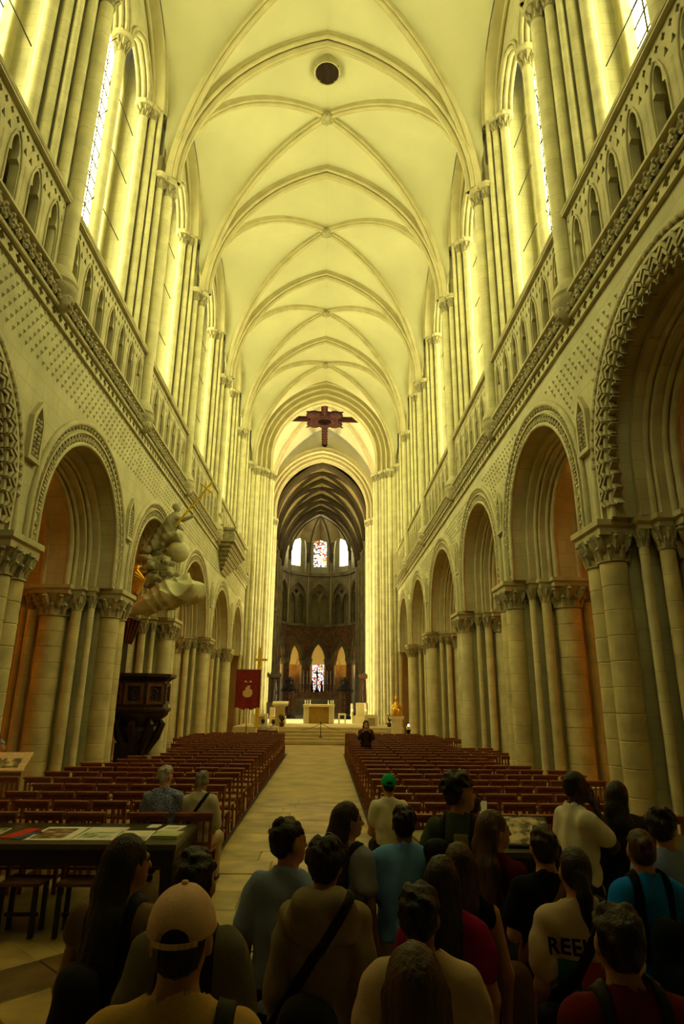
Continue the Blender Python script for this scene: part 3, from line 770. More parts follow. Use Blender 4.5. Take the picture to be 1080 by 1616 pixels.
# ------------------------------------------------------------------ choir
CY = [50.1, 54.0, 58.4, 62.4, 65.9]
ax = lambda y: -.2-.27*(y-50)/16
choir = empty('wall_choir'); tag(choir, kind='structure')
for k in range(4):
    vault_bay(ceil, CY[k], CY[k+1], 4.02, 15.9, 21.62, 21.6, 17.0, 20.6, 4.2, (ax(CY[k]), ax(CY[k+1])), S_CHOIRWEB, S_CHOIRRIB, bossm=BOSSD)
for s in (-1, 1):
    for k in range(4):
        y0, y1 = CY[k], CY[k+1]; c = (y0+y1)/2; xw = lambda y, d: ax(y)+s*(4.15+d)
        mp = lambda u, v, w: (xw(u, w), u, v)
        hw = (y1-y0)/2-.55
        f1 = fam_pointed(c, 6.3, hw, 2.1, 8); f3 = fam_pointed(c, 19, hw*.62, 1.3, 8)
        f2 = [fam_pointed(c+q*hw*.5, 13.2, hw*.42, 1.0, 6) for q in (-1, 1)]
        holes = [[(c-hw, .9)]+f1(0)[::-1]+[(c+hw, .9)], [(c-hw*.62, 16.6)]+f3(0)[::-1]+[(c+hw*.62, 16.6)]]
        holes += [[(c+q*hw*.5-hw*.42, 10.4)]+f(0)[::-1]+[(c+q*hw*.5+hw*.42, 10.4)] for q, f in zip((-1, 1), f2)]
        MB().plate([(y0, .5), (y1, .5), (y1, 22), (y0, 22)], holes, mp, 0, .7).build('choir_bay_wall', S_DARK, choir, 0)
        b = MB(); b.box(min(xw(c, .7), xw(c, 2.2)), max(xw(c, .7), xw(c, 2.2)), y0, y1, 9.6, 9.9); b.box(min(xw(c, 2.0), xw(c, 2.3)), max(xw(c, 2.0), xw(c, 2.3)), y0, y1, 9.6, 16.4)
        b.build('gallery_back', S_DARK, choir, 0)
        wcount[0] += 1
        MB().plate([(c-hw*.62, 16.6)]+f3(0)[::-1]+[(c+hw*.62, 16.6)], [], mp, .5, .53).build('pane', emis('dim_choir_glass', (1, .9, .45), 6.0) if k == 0 and s < 0 else bpy.data.materials['dim_choir_glass'], choir, 0)
        b = MB()
        for z in (9.9, 15.6): b.box(min(xw(c, -.12), xw(c, .05)), max(xw(c, -.12), xw(c, .05)), y0, y1, z, z+.25)
        b.build('choir_string', S_DARK, choir, 0)
    for k in range(5):
        b = MB()
        for dy in (-.22, 0, .22): b.tube([(ax(CY[k])+s*(4.1-(.08 if dy == 0 else 0)), CY[k]+dy, .5), (ax(CY[k])+s*(4.1-(.08 if dy == 0 else 0)), CY[k]+dy, 15.9)], .12, 8)
        b.build('choir_shaft', S_DARK, choir, 50)
# apse: five facets
AC = Vector((-.47, 65.9)); AR = 4.25
apse = empty('wall_apse'); tag(apse, kind='structure')
AMB = []
for k in range(5):
    am = math.radians(180-18-36*k); dirv = Vector((math.cos(am), math.sin(am))); tv = Vector((-dirv.y, dirv.x))*-1
    dist = AR*math.cos(math.radians(18)); hw = AR*math.sin(math.radians(18))
    mp = lambda u, v, w: (AC.x+dirv.x*(dist+w)+tv.x*u*(1+w/dist), AC.y+dirv.y*(dist+w)+tv.y*u*(1+w/dist), v)
    centre = k == 2
    # ground arcade
    fa = fam_pointed(0, 6.3, .86, 1.95, 10)
    MB().plate([(-hw, .6), (hw, .6), (hw, 10.0), (-hw, 10.0)], [[(-.86, .9)]+fa(0)[::-1]+[(.86, .9)]], mp, 0, .8).build('apse_arcade', S_PAINT, apse, 0)
    b = MB()
    for dr, d, rho in ((-.02, 0, .09), (.12, -.03, .06), (.26, -.04, .05), (-.08, .2, .09), (-.02, .8, .08)): b.fam(fa, circ(dr, d, rho), mp)
    b.build('arch_moulding', S_DARK, apse, 50)
    for sg in (-1, 1):
        p = mp(sg*.98, 0, .25); st = inst('shaft', SHAFTM, apse, (p[0], p[1], .8), (0, 0, 0), (.24, .24, 4.95)); st.active_material = S_SHAFT
        inst('capital', CAPM, apse, (p[0], p[1], 5.75), (0, 0, 0), (.24, .24, .5))
        b = MB(); b.lathe([(.38, 6.22), (.44, 6.28), (.44, 6.42)], (p[0], p[1], 0), 8); b.build('abacus', S_DARK, apse, 30)
    # roundels in the spandrels
    for u in (-hw,):
        p = mp(u, 8.9, -.06)
        b = MB(); R = Matrix.Rotation(math.atan2(dirv.y, dirv.x), 3, 'Z') if False else None
        fam = lambda r: [(u+r*math.cos(2*PI*i/16), 8.9+r*math.sin(2*PI*i/16)) for i in range(17)]
        if k > 0:
            b.fam(fam, circ(.46, -.06, .05), mp); b.fam(fam, circ(.2, -.06, .035), mp)
            for q in range(8): b.tube([mp(u+.2*math.cos(q*PI/4), 8.9+.2*math.sin(q*PI/4), -.06), mp(u+.44*math.cos(q*PI/4), 8.9+.44*math.sin(q*PI/4), -.06)], .035, 5)
            b.build('carved_roundel', S_DARK, apse, 40)
    # triforium: big arch over twin lancets
    ft = fam_pointed(0, 13.0, 1.08, 1.75, 10)
    MB().plate([(-hw, 10.0), (hw, 10.0), (hw, 15.6), (-hw, 15.6)], [[(-1.08, 10.2)]+ft(0)[::-1]+[(1.08, 10.2)]], mp, 0, .3).build('triforium_wall', S_DARK, apse, 0)
    fl_ = [fam_pointed(q*.52, 12.7, .40, .95, 6) for q in (-1, 1)]
    hl = [[(q*.52-.40, 10.25)]+f(0)[::-1]+[(q*.52+.40, 10.25)] for q, f in zip((-1, 1), fl_)]+[lobes((0, 13.85), .14, .12)]
    MB().plate([(-1.1, 10.15), (1.1, 10.15)]+ft(.02), hl, mp, .3, .5).build('triforium_tracery', S_DARK, apse, 0)
    b = MB()
    for u in (-1.0, -.92, -.08, .08, .92, 1.0): b.tube([mp(u, 10.2, .24), mp(u, 12.7, .24)], .05, 6)
    b.fam(ft, circ(.03, -.02, .07), mp); b.fam(ft, circ(-.05, .12, .06), mp)
    b.build('triforium_shafts', S_DARK, apse, 50)
    MB().plate([(-hw, 10.0), (hw, 10.0), (hw, 15.6), (-hw, 15.6)], [], mp, 1.7, 1.9).build('triforium_back', S_WALL, apse, 0)
    MB().plate([(-hw, 9.9), (hw, 9.9), (hw, 10.15), (-hw, 10.15)], [], mp, -.15, 1.8).build('apse_string', S_DARK, apse, 0)
    MB().plate([(-hw, 15.6), (hw, 15.6), (hw, 15.95), (-hw, 15.95)], [], mp, -.18, 1.8).build('apse_string', S_DARK, apse, 0)
    # clerestory
    hwz = .62 if centre else .66; z0, zs, za = 16.9, 19.7, 21.1
    fo = fam_pointed(0, 18.3, 1.0, 3.3, 10)
    MB().plate([(-hw, 15.9), (hw, 15.9), (hw, 22.4), (-hw, 22.4)], [[(-1.0, 16.0)]+fo(0)[::-1]+[(1.0, 16.0)]], mp, 0, .35).build('apse_clerestory', S_DARK, apse, 0)
    b = MB(); b.fam(fo, circ(0, 0, .08), mp); b.fam(fo, circ(.12, -.03, .06), mp); b.build('arch_moulding', S_RIB, apse, 50)
    fw_ = fam_pointed(0, zs, hwz, za-zs, 8)
    MB().plate([(-hw, 15.9), (hw, 15.9), (hw, 22.4), (-hw, 22.4)], [[(-hwz, z0)]+fw_(0)[::-1]+[(hwz, z0)]], mp, .9, 1.2).build('window_wall', S_WALL, apse, 0)
    wcount[0] += 1; g = tag(empty('window_%d' % wcount[0]), kind='structure')
    MB().plate([(-hwz, z0)]+fw_(0)[::-1]+[(hwz, z0)], [], mp, 1.04, 1.07).build('stained_pane' if centre else 'pane', GLASS1 if centre else PANE_CH, g, 0)
    b = MB()
    for z in (17.4, 18.0, 18.6, 19.2, 19.8, 20.4): b.tube([mp(-hwz, z, 1.02), mp(hwz, z, 1.02)], .015, 4)
    b.build('iron_bar', IRON, g, 0)
    # vertical shaft on the angle and the rib up to the keystone
    p = Vector(mp(-hw, 0, -.05)); b = MB()
    if k > 0: b.tube([(p.x, p.y, 10.1), (p.x, p.y, 17.2)], .075, 8); b.build('angle_shaft', S_RIB, apse, 50)
    key = Vector((AC.x, AC.y, 21.6)); arc = half_arc((Vector((p.x, p.y, 0))-Vector((key.x, key.y, 0))).length, 4.4, 12)
    d = (Vector((key.x-p.x, key.y-p.y, 0))).normalized()
    curve0 = [Vector((p.x, p.y, 17.2))+d*h+Vector((0, 0, z)) for h, z in arc]
    p2 = Vector(mp(hw, 0, -.05)); d2 = Vector((key.x-p2.x, key.y-p2.y, 0)).normalized()
    curve1 = [Vector((p2.x, p2.y, 17.2))+d2*h+Vector((0, 0, z)) for h, z in arc]
    pm = Vector(mp(0, 0, .1)); 
    mid = [Vector((pm.x, pm.y, 17.2+4.5*min(1, i/6)))*(1)+Vector((0, 0, 0)) for i in range(13)]
    mid = []
    for i in range(13):
        t = i/12; q0 = (curve0[i]+curve1[i])/2
        out = Vector((dirv.x, dirv.y, 0))*(.5*math.sin(PI*min(1, t*1.1))); mid.append(q0+out+Vector((0, 0, 1.0*math.sin(PI*t)*.6)))
    b = MB(); patch(b, curve0, mid, 5, .0); patch(b, mid, curve1, 5, .0); 
    # leave the window side open: keep only the part above the window head
    b.f = [f for f in b.f if sum(b.v[i][2] for i in f)/4 > 19.6]
    b.build('apse_web', S_CHOIRWEB, ceil, 60)
    if k > 0:
        b = MB(); b.tube(curve0, .10, 8); b.build('apse_rib', S_CHOIRRIB, ceil, 50)
    # ambulatory wall and window behind
    zw0, zw1, zw2 = 2.7, 6.4, 7.6; ahw = .50
    fg = fam_pointed(0, zw1, ahw, zw2-zw1, 8)
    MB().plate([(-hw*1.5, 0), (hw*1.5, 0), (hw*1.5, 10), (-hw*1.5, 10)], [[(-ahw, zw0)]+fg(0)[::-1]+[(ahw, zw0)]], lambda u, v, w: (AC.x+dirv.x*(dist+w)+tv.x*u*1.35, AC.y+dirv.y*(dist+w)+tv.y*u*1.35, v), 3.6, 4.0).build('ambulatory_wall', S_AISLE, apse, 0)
    wcount[0] += 1; g = tag(empty('window_%d' % wcount[0]), kind='structure')
    MB().plate([(-ahw, zw0)]+fg(0)[::-1]+[(ahw, zw0)], [], lambda u, v, w: (AC.x+dirv.x*(dist+w)+tv.x*u*1.35, AC.y+dirv.y*(dist+w)+tv.y*u*1.35, v), 3.7, 3.73).build('stained_pane', GLASS2, g, 0)
    # ambulatory vault
    b = MB(); n = 10
    rows = [[mp(u, 6.0+2.8*math.cos(PI*.5*j/n), .8+2.8*j/n) for j in range(n+1)] for u in (-hw*1.1, -hw*.5, 0, hw*.5, hw*1.1)]
    b.add([q for r_ in rows for q in r_], [(a*(n+1)+j, a*(n+1)+j+1, (a+1)*(n+1)+j+1, (a+1)*(n+1)+j) for a in range(4) for j in range(n)])
    b.build('ambulatory_vault', S_WEB, apse, 60)
    b = MB()
    for u in (-hw, -.5*hw, .5*hw): b.tube([mp(u, 5.95+2.8*math.cos(PI*.5*j/n), .8+2.8*j/n) for j in range(n+1)], .09, 6)
    b.build('ambulatory_rib', S_RIB, apse, 50)
    # warm lamps light the ambulatory
    AMB.append(mp(0, 5.2, 2.2))
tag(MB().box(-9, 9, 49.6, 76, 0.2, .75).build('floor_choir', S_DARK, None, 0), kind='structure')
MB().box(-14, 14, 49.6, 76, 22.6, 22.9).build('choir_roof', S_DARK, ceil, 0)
# choir lamps washing the triforium back and the choir
# ------------------------------------------------------------------ aisles
for s in (-1, 1):
    rt_ = empty('wall_aisle_'+SIDE[s]); tag(rt_, kind='structure')
    X = lambda d: s*(W+2.4+d)
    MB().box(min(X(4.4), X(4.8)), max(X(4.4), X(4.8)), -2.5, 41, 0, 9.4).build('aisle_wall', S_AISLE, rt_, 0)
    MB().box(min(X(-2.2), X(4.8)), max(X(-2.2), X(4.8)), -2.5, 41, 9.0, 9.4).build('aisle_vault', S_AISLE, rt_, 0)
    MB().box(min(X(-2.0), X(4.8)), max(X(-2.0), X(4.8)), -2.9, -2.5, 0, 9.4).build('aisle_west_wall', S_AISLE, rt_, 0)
    for i in range(0, 6):
        yp = PY[i]
        b = MB(); b.box(min(X(4.1), X(4.4)), max(X(4.1), X(4.4)), yp-.4, yp+.4, 0, 9)
        for dy in (-.25, 0, .25): b.tube([(X(4.05), yp+dy, 0), (X(4.05), yp+dy, 6)], .12, 8)
        b.build('wall_shaft', S_AISLE, rt_, 50)
        b = MB(); f = fam_pointed(0, 5.6, 2.2, 2.6, 10)
        b.fam(f, rect(0, .5, -.35, .35), lambda u, v, w: (X(2.2+u), yp+w, v)); b.build('aisle_arch', S_AISLE, rt_, 40)
# ------------------------------------------------------------------ lamps
NTH = ['first', 'second', 'third', 'fourth', 'fifth', 'sixth', 'seventh', 'eighth', 'ninth', 'tenth', 'eleventh', 'twelfth', 'thirteenth', 'fourteenth', 'fifteenth', 'sixteenth', 'seventeenth', 'eighteenth', 'nineteenth', 'twentieth', 'twenty-first', 'twenty-second', 'twenty-third']
FLOODM = None
def floodlight(loc, aim, watts, colr, label, angle=150, size=.12):
    o = empty('floodlight', loc); tag(o, label, 'lamp', 'warm floodlights on the pier ledges')
    z = Vector(aim).normalized()
    b = MB(); b.box(-.06, .06, -.04, .04, 0, .03); b.tube([(0, 0, .02), (0, 0, .10)], .015, 6); b.build('foot', IRON, o, 30)
    q = z.to_track_quat('Z', 'Y')
    b = MB(); b.lathe([(.02, -.08), (.05, -.06), (.075, .05), (.085, .06), (.07, .06), (.045, -.02), (.02, -.02)], n=12)
    h = b.build('lamp_housing', IRON, o, 40); h.location = (0, 0, .14); h.rotation_euler = q.to_euler()
    b = MB(); b.ball((0, 0, .03), .04, 8, 6); g = b.build('bulb', BULB, o, 60); g.location = (0, 0, .14); g.rotation_euler = q.to_euler()
    ld = bpy.data.lights.new('lamp_light', 'SPOT'); ld.energy = watts; ld.color = colr; ld.spot_size = math.radians(angle); ld.spot_blend = .6; ld.shadow_soft_size = size
    lo = bpy.data.objects.new('lamp_light', ld); col.objects.link(lo); lo.parent = o; lo.location = tuple(Vector((0, 0, .14))+z*.1)
    lo.rotation_euler = (-z).to_track_quat('Z', 'Y').to_euler()
    return o
floodlight((W+.62, 9.35, AB[1]), (.75, -.5, .45), 60, LAMP, 'small lit floodlight on the ledge of the pier at the right edge')
for s in (-1, 1):
    for i in range(1, 6):
        w_ = AISLE_W*(1.0 if s > 0 else .9)*(1.5 if i >= 4 else 1.0)
        floodlight((s*(W+2.62), PY[i], AB[s]), (s*.5, .0, .75), w_, LAMP, 'warm floodlight on the aisle side of the %s pier ledge on the %s' % (NTH[i-1], SIDE[s]), 165)
for k, p in enumerate(AMB):
    o = floodlight((p[0], p[1], 3.6), (0, .02, 1), AMB_W*(.3 if k == 2 else 1), (1, .56, .09), 'warm lamp behind the %s choir arch from the left' % NTH[k], 160, .2)
    MB().tube([(0, 0, -2.9), (0, 0, 0)], .03, 6).build('stand', IRON, o, 30)

# ------------------------------------------------------------------ podium
pod = empty('podium'); tag(pod, 'pale stone altar podium with wide front steps', 'podium')
MB().box(-4.6, 4.6, 35.2, 49.6, -.02, POD).build('podium_block', S_PODIUM, pod, 0)
for k in range(4):
    b = MB(); b.box(-2.2, 3.6, 33.55+.42*k, 35.25, POD*k/5, POD*(k+1)/5-.03); b.box(-2.23, 3.63, 33.52+.42*k, 35.25, POD*(k+1)/5-.03, POD*(k+1)/5); b.build('step', S_PODIUM, pod, 0)
MB().box(-12, 12, 33.2, 49.6, -.3, -.02).build('podium_ground', FLOOR_M, pod, 0)
def fluted(b, x0, x1, y, z0, z1, n):
    st = (x1-x0)/n
    for k in range(n): b.tube([(x0+st*(k+.5), y, z0), (x0+st*(k+.5), y, z1)], st*.42, 6)
al = empty('altar', (-.04, 40.7, POD)); tag(al, 'pale stone altar with fluted front on the podium', 'altar')
MB().box(-.98, .98, -.45, .5, 1.0, 1.14).build('altar_top', S_CREAM, al, 0)
for sg in (-1, 1):
    b = MB(); b.box(min(sg*.62, sg*.95), max(sg*.62, sg*.95), -.36, .42, 0, 1.0); fluted(b, min(sg*.64, sg*.93), max(sg*.64, sg*.93), -.37, 0, 1.0, 4); b.build('altar_leg', S_CREAM, al, 40)
b = MB(); b.box(-.63, .63, .05, .3, 0, .98); fluted(b, -.6, .6, .03, 0, .98, 14); b.build('altar_panel', mat('ochre_altar_panel', (.62, .42, .12), var=.1), al, 40)
for k, x in enumerate((-.86, -.72, -.56, .58, .74, .88)):
    c = empty('candle', (-.04+x, 40.55, POD+1.14)); tag(c, '%s white candle on the altar, counted from the left' % ['first', 'second', 'third', 'fourth', 'fifth', 'sixth'][k], 'candle', 'altar candles')
    MB().lathe([(.045, 0), (.045, .02), (.032, .03), (.03, .24), (.026, .25)], n=8).build('candle_stick', WAX, c, 40)
    MB().tube([(0, 0, .25), (0, 0, .27)], .004, 5).build('wick', IRON, c, 0)
am = empty('ambo', (-2.16, 36.3, POD)); tag(am, 'tall pale stone ambo with flared top left of the altar', 'lectern')
b = MB(); b.add([(-.28, -.2, 0), (.28, -.2, 0), (.28, .2, 0), (-.28, .2, 0), (-.24, -.18, 1.0), (.24, -.18, 1.0), (.24, .18, 1.0), (-.24, .18, 1.0)], [(0, 1, 5, 4), (1, 2, 6, 5), (2, 3, 7, 6), (3, 0, 4, 7), (4, 5, 6, 7), (3, 2, 1, 0)])
fluted(b, -.25, .25, -.19, 0, 1.0, 7); b.build('ambo_column', mat('ochre_ambo_stone', (.66, .5, .22), var=.1), am, 40)
MB().add([(-.24, -.2, 1.0), (.24, -.2, 1.0), (.24, .25, 1.0), (-.24, .25, 1.0), (-.44, -.25, 1.1), (.44, -.25, 1.1), (.44, .3, 1.2), (-.44, .3, 1.2), (-.44, -.25, 1.2), (.44, -.25, 1.2), (.44, .3, 1.32), (-.44, .3, 1.32)],
         [(0, 1, 5, 4), (1, 2, 6, 5), (2, 3, 7, 6), (3, 0, 4, 7), (4, 5, 9, 8), (5, 6, 10, 9), (6, 7, 11, 10), (7, 4, 8, 11), (8, 9, 10, 11)]).build('ambo_desk', S_CREAM, am, 0)
ch = empty('celebrant_chair', (2.45, 41.6, POD)); tag(ch, 'pale stone celebrant chair with high back right of the altar', 'chair')
MB().box(-.4, .42, -.35, .4, 0, .45).build('seat', S_CREAM, ch, 0)
MB().box(-.1, .5, .3, .5, .0, 1.25).build('backrest', S_CREAM, ch, 0)
MB().plate([(-.4, .4), (.4, .4), (.4, 1.2), (.1, 1.2), (-.15, .85), (-.4, .75)], [], lambda u, v, w: (-.45+w, u, v), 0, .12).build('armrest', S_CREAM, ch, 0)
MB().plate([(-.4, 0), (.4, 0), (.4, 1.2), (.1, 1.2), (-.15, .85), (-.4, .75)], [], lambda u, v, w: (.42+w, u, v), 0, .12).build('armrest', S_CREAM, ch, 0)
st = empty('stone_stool', (1.42, 40.9, POD)); tag(st, 'small pale open stool right of the altar', 'stool')
MB().box(-.24, .24, -.2, .2, .5, .6).build('seat', S_CREAM, st, 0)
for sg in (-1, 1): MB().box(sg*.19-.045, sg*.19+.045, -.2, .2, 0, .5).build('leg', S_CREAM, st, 0)
for nm, x0, x1, y, lab in (('stone_bench', 2.62, 3.35, 37.5, 'low white stone bench at the right end of the podium'), ('stone_bench', -3.75, -2.95, 37.6, 'low white stone bench at the left end of the podium')):
    o = empty(nm, ((x0+x1)/2, y, POD)); tag(o, lab, 'bench'); w_ = (x1-x0)/2
    MB().box(-w_, w_, -.25, .25, .48, .62).build('seat', S_CREAM, o, 0)
    for sg in (-1, 1): MB().box(sg*(w_-.08)-.08, sg*(w_-.08)+.08, -.25, .25, 0, .48).build('leg', S_CREAM, o, 0)
    MB().box(-w_+.14, w_-.14, .0, .2, 0, .46).build('back_panel', S_CREAM, o, 0)
o = empty('sedilia_seat', (-2.55, 40.0, POD)); tag(o, 'white stone seat with raised back behind the ambo', 'chair')
MB().box(-.5, .5, -.3, .3, 0, .45).build('seat', S_CREAM, o, 0); MB().box(-.5, -.2, .1, .35, .45, .95).build('backrest', S_CREAM, o, 0)
o = empty('rope_post', (.12, 34.2, .3)); tag(o, 'thin dark rope post standing on the podium steps', 'post')
MB().lathe([(.12, 0), (.12, .02), (.02, .04), (.015, .7), (.03, .72), (.02, .76)], n=10).build('post', IRON, o, 40)
for sg in (-1, 1): MB().tube([(0, 0, .68), (sg*.5, 0, .45), (sg*1.0, 0, .36)], .012, 5).build('rope', IRON, o, 40)

# ------------------------------------------------------------------ choir furnishings
for sg, x, lab in ((-1, -2.43, 'left'), (1, 1.85, 'right')):
    o = empty('candelabrum', (x, 50.4, POD)); tag(o, 'tall dark iron candelabrum with figure on top, %s of the choir entrance' % lab, 'candelabrum')
    b = MB(); b.lathe([(.5, 0), (.5, .12), (.4, .2), (.2, .3)], n=10); b.build('base', IRON, o, 30)
    b = MB()
    for k in range(6):
        a = k*PI/3; b.tube([(.2*math.cos(a), .2*math.sin(a), .2), (.16*math.cos(a), .16*math.sin(a), 1.2), (.2*math.cos(a), .2*math.sin(a), 2.0)], .018, 5)
    for z in (.6, 1.0, 1.4, 1.8): b.lathe([(.19, z), (.21, z+.02), (.19, z+.04)], n=10)
    b.build('lattice_shaft', IRON, o, 40)
    b = MB(); b.lathe([(.1, 2.0), (.5, 2.1), (.62, 2.2), (.5, 2.25), (.3, 2.5), (.1, 2.55)], n=12)
    for k in range(8): a = k*PI/4; b.tube([(.55*math.cos(a), .55*math.sin(a), 2.2), (.66*math.cos(a), .66*math.sin(a), 2.1), (.6*math.cos(a), .6*math.sin(a), 1.95)], .04, 5)
    b.build('crown', IRON, o, 40)
    b = MB(); b.ball((0, 0, 2.95), (.14, .12, .16), 8, 6); b.ball((0, 0, 2.65), (.26, .18, .25), 8, 6); b.ball((-.22, .08, 2.72), (.16, .05, .2), 6, 5); b.ball((.22, .08, 2.72), (.16, .05, .2), 6, 5); b.build('figure', IRON, o, 60)
for sg, x, lab in ((-1, -3.55, 'left'), (1, 3.42, 'right')):
    o = empty('choir_stall', (x, 49.2 if sg > 0 else 49.0, POD)); tag(o, 'dark carved wooden stall end beside the %s choir pier' % lab, 'stall')
    MB().box(-.45, .45, -.3, .35, 0, 1.2).build('stall_base', WOOD_DARK if sg < 0 else WOOD_MID, o, 0)
    b = MB(); b.box(.2*sg, .45*sg, -.1, .3, 1.2, 3.1) if sg > 0 else b.box(-.45, -.2, -.1, .3, 1.2, 3.1); b.box(-.42, .42, .2, .34, 1.2, 3.1); b.build('back_panel', WOOD_DARK if sg < 0 else WOOD_MID, o, 0)
    b = MB(); b.box(-.52, .52, -.35, .4, 3.1, 3.25); b.box(-.46, .46, -.3, .36, 3.0, 3.1)
    for k in range(5): b.ball((-.42+.21*k, -.3, 3.3), .07, 6, 4)
    b.build('canopy', WOOD_DARK if sg < 0 else WOOD_MID, o, 0)
    b = MB(); b.ball((-.1*sg, -.1, 2.75), .13, 8, 6); b.tube([(-.1*sg, -.1, 1.3), (-.14*sg, -.14, 2.0), (-.1*sg, -.1, 2.65)], [.2, .16, .1], 8); b.tube([(-.1*sg, -.12, 2.4), (-.3*sg, -.2, 2.1), (-.2*sg, -.25, 1.8)], .05, 6); b.build('carved_figure', WOOD_DARK, o, 60)
ha = empty('high_altar', (-.45, 62.2, POD)); tag(ha, 'dark high altar with rail of tall candles deep in the choir', 'altar')
MB().box(-2.7, 2.7, -.6, .8, 0, .25).build('altar_step', S_DARK, ha, 0); MB().box(-1.9, 1.9, -.2, .6, .25, 1.5).build('altar_body', S_DARK, ha, 0)
b = MB(); b.box(-2.1, 2.1, .1, .5, 1.5, 2.1); b.build('retable', S_PAINT, ha, 0)
b = MB()
for k in range(19): b.tube([(-1.75+3.5*k/18, .2, 2.1), (-1.75+3.5*k/18, .2, 2.75)], .025, 5)
b.box(-1.8, 1.8, .17, .23, 2.75, 2.8); b.build('gilded_rail', WOOD_MID, ha, 0)
for k, x in enumerate((-1.3, -.95, -.65, .68, .98, 1.32)):
    c = empty('altar_taper', (-.45+x, 62.45, POD+2.1)); tag(c, 'tall pale taper on the high altar, %s from the left' % ['first', 'second', 'third', 'fourth', 'fifth', 'sixth'][k], 'candle', 'high altar tapers')
    MB().lathe([(.09, 0), (.04, .1), (.03, .5), (.06, .55)], n=8).build('taper_holder', GOLD, c, 40); MB().lathe([(.035, .5), (.03, 2.0)], n=8).build('taper', WAX, c, 40)
cr = empty('altar_crucifix', (-.45, 62.4, POD+2.1)); tag(cr, 'dark crucifix group standing before the central apse glass', 'crucifix')
b = MB(); b.lathe([(.3, 0), (.2, .15), (.08, .3), (.06, .7)], n=10); b.build('foot', IRON, cr, 40)
b = MB(); b.box(-.05, .05, -.03, .03, .6, 2.3); b.box(-.42, .42, -.03, .03, 1.75, 1.85); b.build('cross', IRON, cr, 0)
b = MB(); b.tube([(0, -.08, 1.0), (.03, -.08, 1.4), (0, -.08, 1.75)], [.05, .09, .08], 6); b.ball((0, -.1, 1.9), .08, 6, 5)
for sg in (-1, 1): b.tube([(0, -.08, 1.7), (sg*.38, -.06, 1.82)], .03, 5); b.tube([(sg*.45, 0, 0), (sg*.5, 0, .5), (sg*.42, 0, .95)], [.16, .12, .05], 6); b.ball((sg*.43, 0, 1.0), .09, 6, 5)
b.build('figures', IRON, cr, 60)

# ------------------------------------------------------------------ banner, golden cross, gilded statue, plants
bn = empty('processional_banner', (-3.62, 33.0, 0)); tag(bn, 'red embroidered banner with pale emblem in front of the left crossing pier', 'banner')
b = MB(); P = []; n = 14
bot = lambda t: 1.62+(.10 if t < .12 or t > .88 else 0)+.10*abs(math.sin(t*PI*3.0))
cols_ = [(-.62+1.24*i/n) for i in range(n+1)]
for sgn, w in ((0, -.015), (1, .015)):
    for i, x in enumerate(cols_):
        for j in range(9):
            z = 3.6+(bot(i/n)-3.6)*j/8; b.v.append((x*(1-.04*j/8), w+.035*math.sin(i*.9+j*.3)*(j/8), z))
m_ = (n+1)*9
for i in range(n):
    for j in range(8):
        a = i*9+j; b.f.append((a, a+9, a+10, a+1)); b.f.append((m_+a, m_+a+1, m_+a+10, m_+a+9))
for j in range(8):
    for i in (0, n): a = i*9+j; b.f.append((a, a+1, m_+a+1, m_+a))
for i in range(n): a = i*9+8; b.f.append((a, a+9, m_+a+9, m_+a))
b.build('cloth', RED_CLOTH, bn, 60)
b = MB(); P = [(-.26, 2.42), (-.2, 2.3), (-.05, 2.25), (.14, 2.28), (.24, 2.42), (.23, 2.6), (.1, 2.68), (.12, 2.88), (.06, 2.8), (-.0, 2.86), (-.04, 2.78), (-.14, 2.7), (-.1, 2.64), (-.24, 2.55)]
b.plate(P, [], lambda u, v, w: (u, w, v), -.065, -.045); b.build('emblem', BEIGE, bn, 0)
b = MB()
for x in (-.12, .12): b.plate([(x-.09, 3.0), (x+.08, 2.98), (x+.05, 3.06), (x, 3.08), (x-.07, 3.05)], [], lambda u, v, w: (u, w, v), -.06, -.045)
b.build('small_emblem', BEIGE, bn, 0)
MB().tube([(-.66, 0, 3.61), (.66, 0, 3.61)], .025, 8).build('cross_pole', WOOD_MID, bn, 40)
b = MB(); b.tube([(0, .05, 0), (0, .05, 3.65)], .025, 8); b.lathe([(.25, 0), (.25, .04), (.05, .08)], (0, .05, 0), 10); b.build('pole', WOOD_MID, bn, 40)
for sg in (-1, 1): MB().box(sg*.61-.02, sg*.61+.02, -.03, .03, 1.75, 3.6).build('fringe', mat('dark_red_fringe', (.12, .015, .015), var=.3, scale=30) if sg < 0 else bpy.data.materials['dark_red_fringe'], bn, 0)
gc = empty('golden_cross', (-3.17, 33.7, 0)); tag(gc, 'tall yellow gold processional cross rising behind the red banner', 'cross')
b = MB(); b.box(-.085, .085, -.04, .04, .75, 4.78); b.build('upright', GOLDP, gc, 0); MB().box(-.26, .40, -.045, .045, 4.1, 4.22).build('crossbar', GOLDP, gc, 0)
MB().lathe([(.3, 0), (.3, .1), (.12, .3), (.1, .75)], n=12).build('foot', S_CREAM, gc, 30)
gs = empty('gilded_statue', (3.84, 32.0, 1.44)); tag(gs, 'small gilded seated statue on a pale pedestal by the right pier', 'statue')
b = MB(); b.lathe([(.30, 0), (.30, .06), (.26, .08)], n=12); b.build('plinth', GOLD, gs, 30)
b = MB(); b.tube([(0, 0, .06), (0, -.02, .3), (.0, 0, .52), (0, 0, .68)], [.25, .23, .16, .08], 12); b.tube([(-.14, 0, .5), (-.22, -.1, .36), (-.08, -.2, .34)], .055, 6); b.tube([(.14, 0, .5), (.22, -.1, .36), (.1, -.18, .4)], .055, 6)
for sg in (-1, 1): b.tube([(sg*.1, -.05, .3), (sg*.12, -.25, .28), (sg*.12, -.24, .06)], [.1, .09, .08], 7)
b.build('robed_body', GOLD, gs, 60)
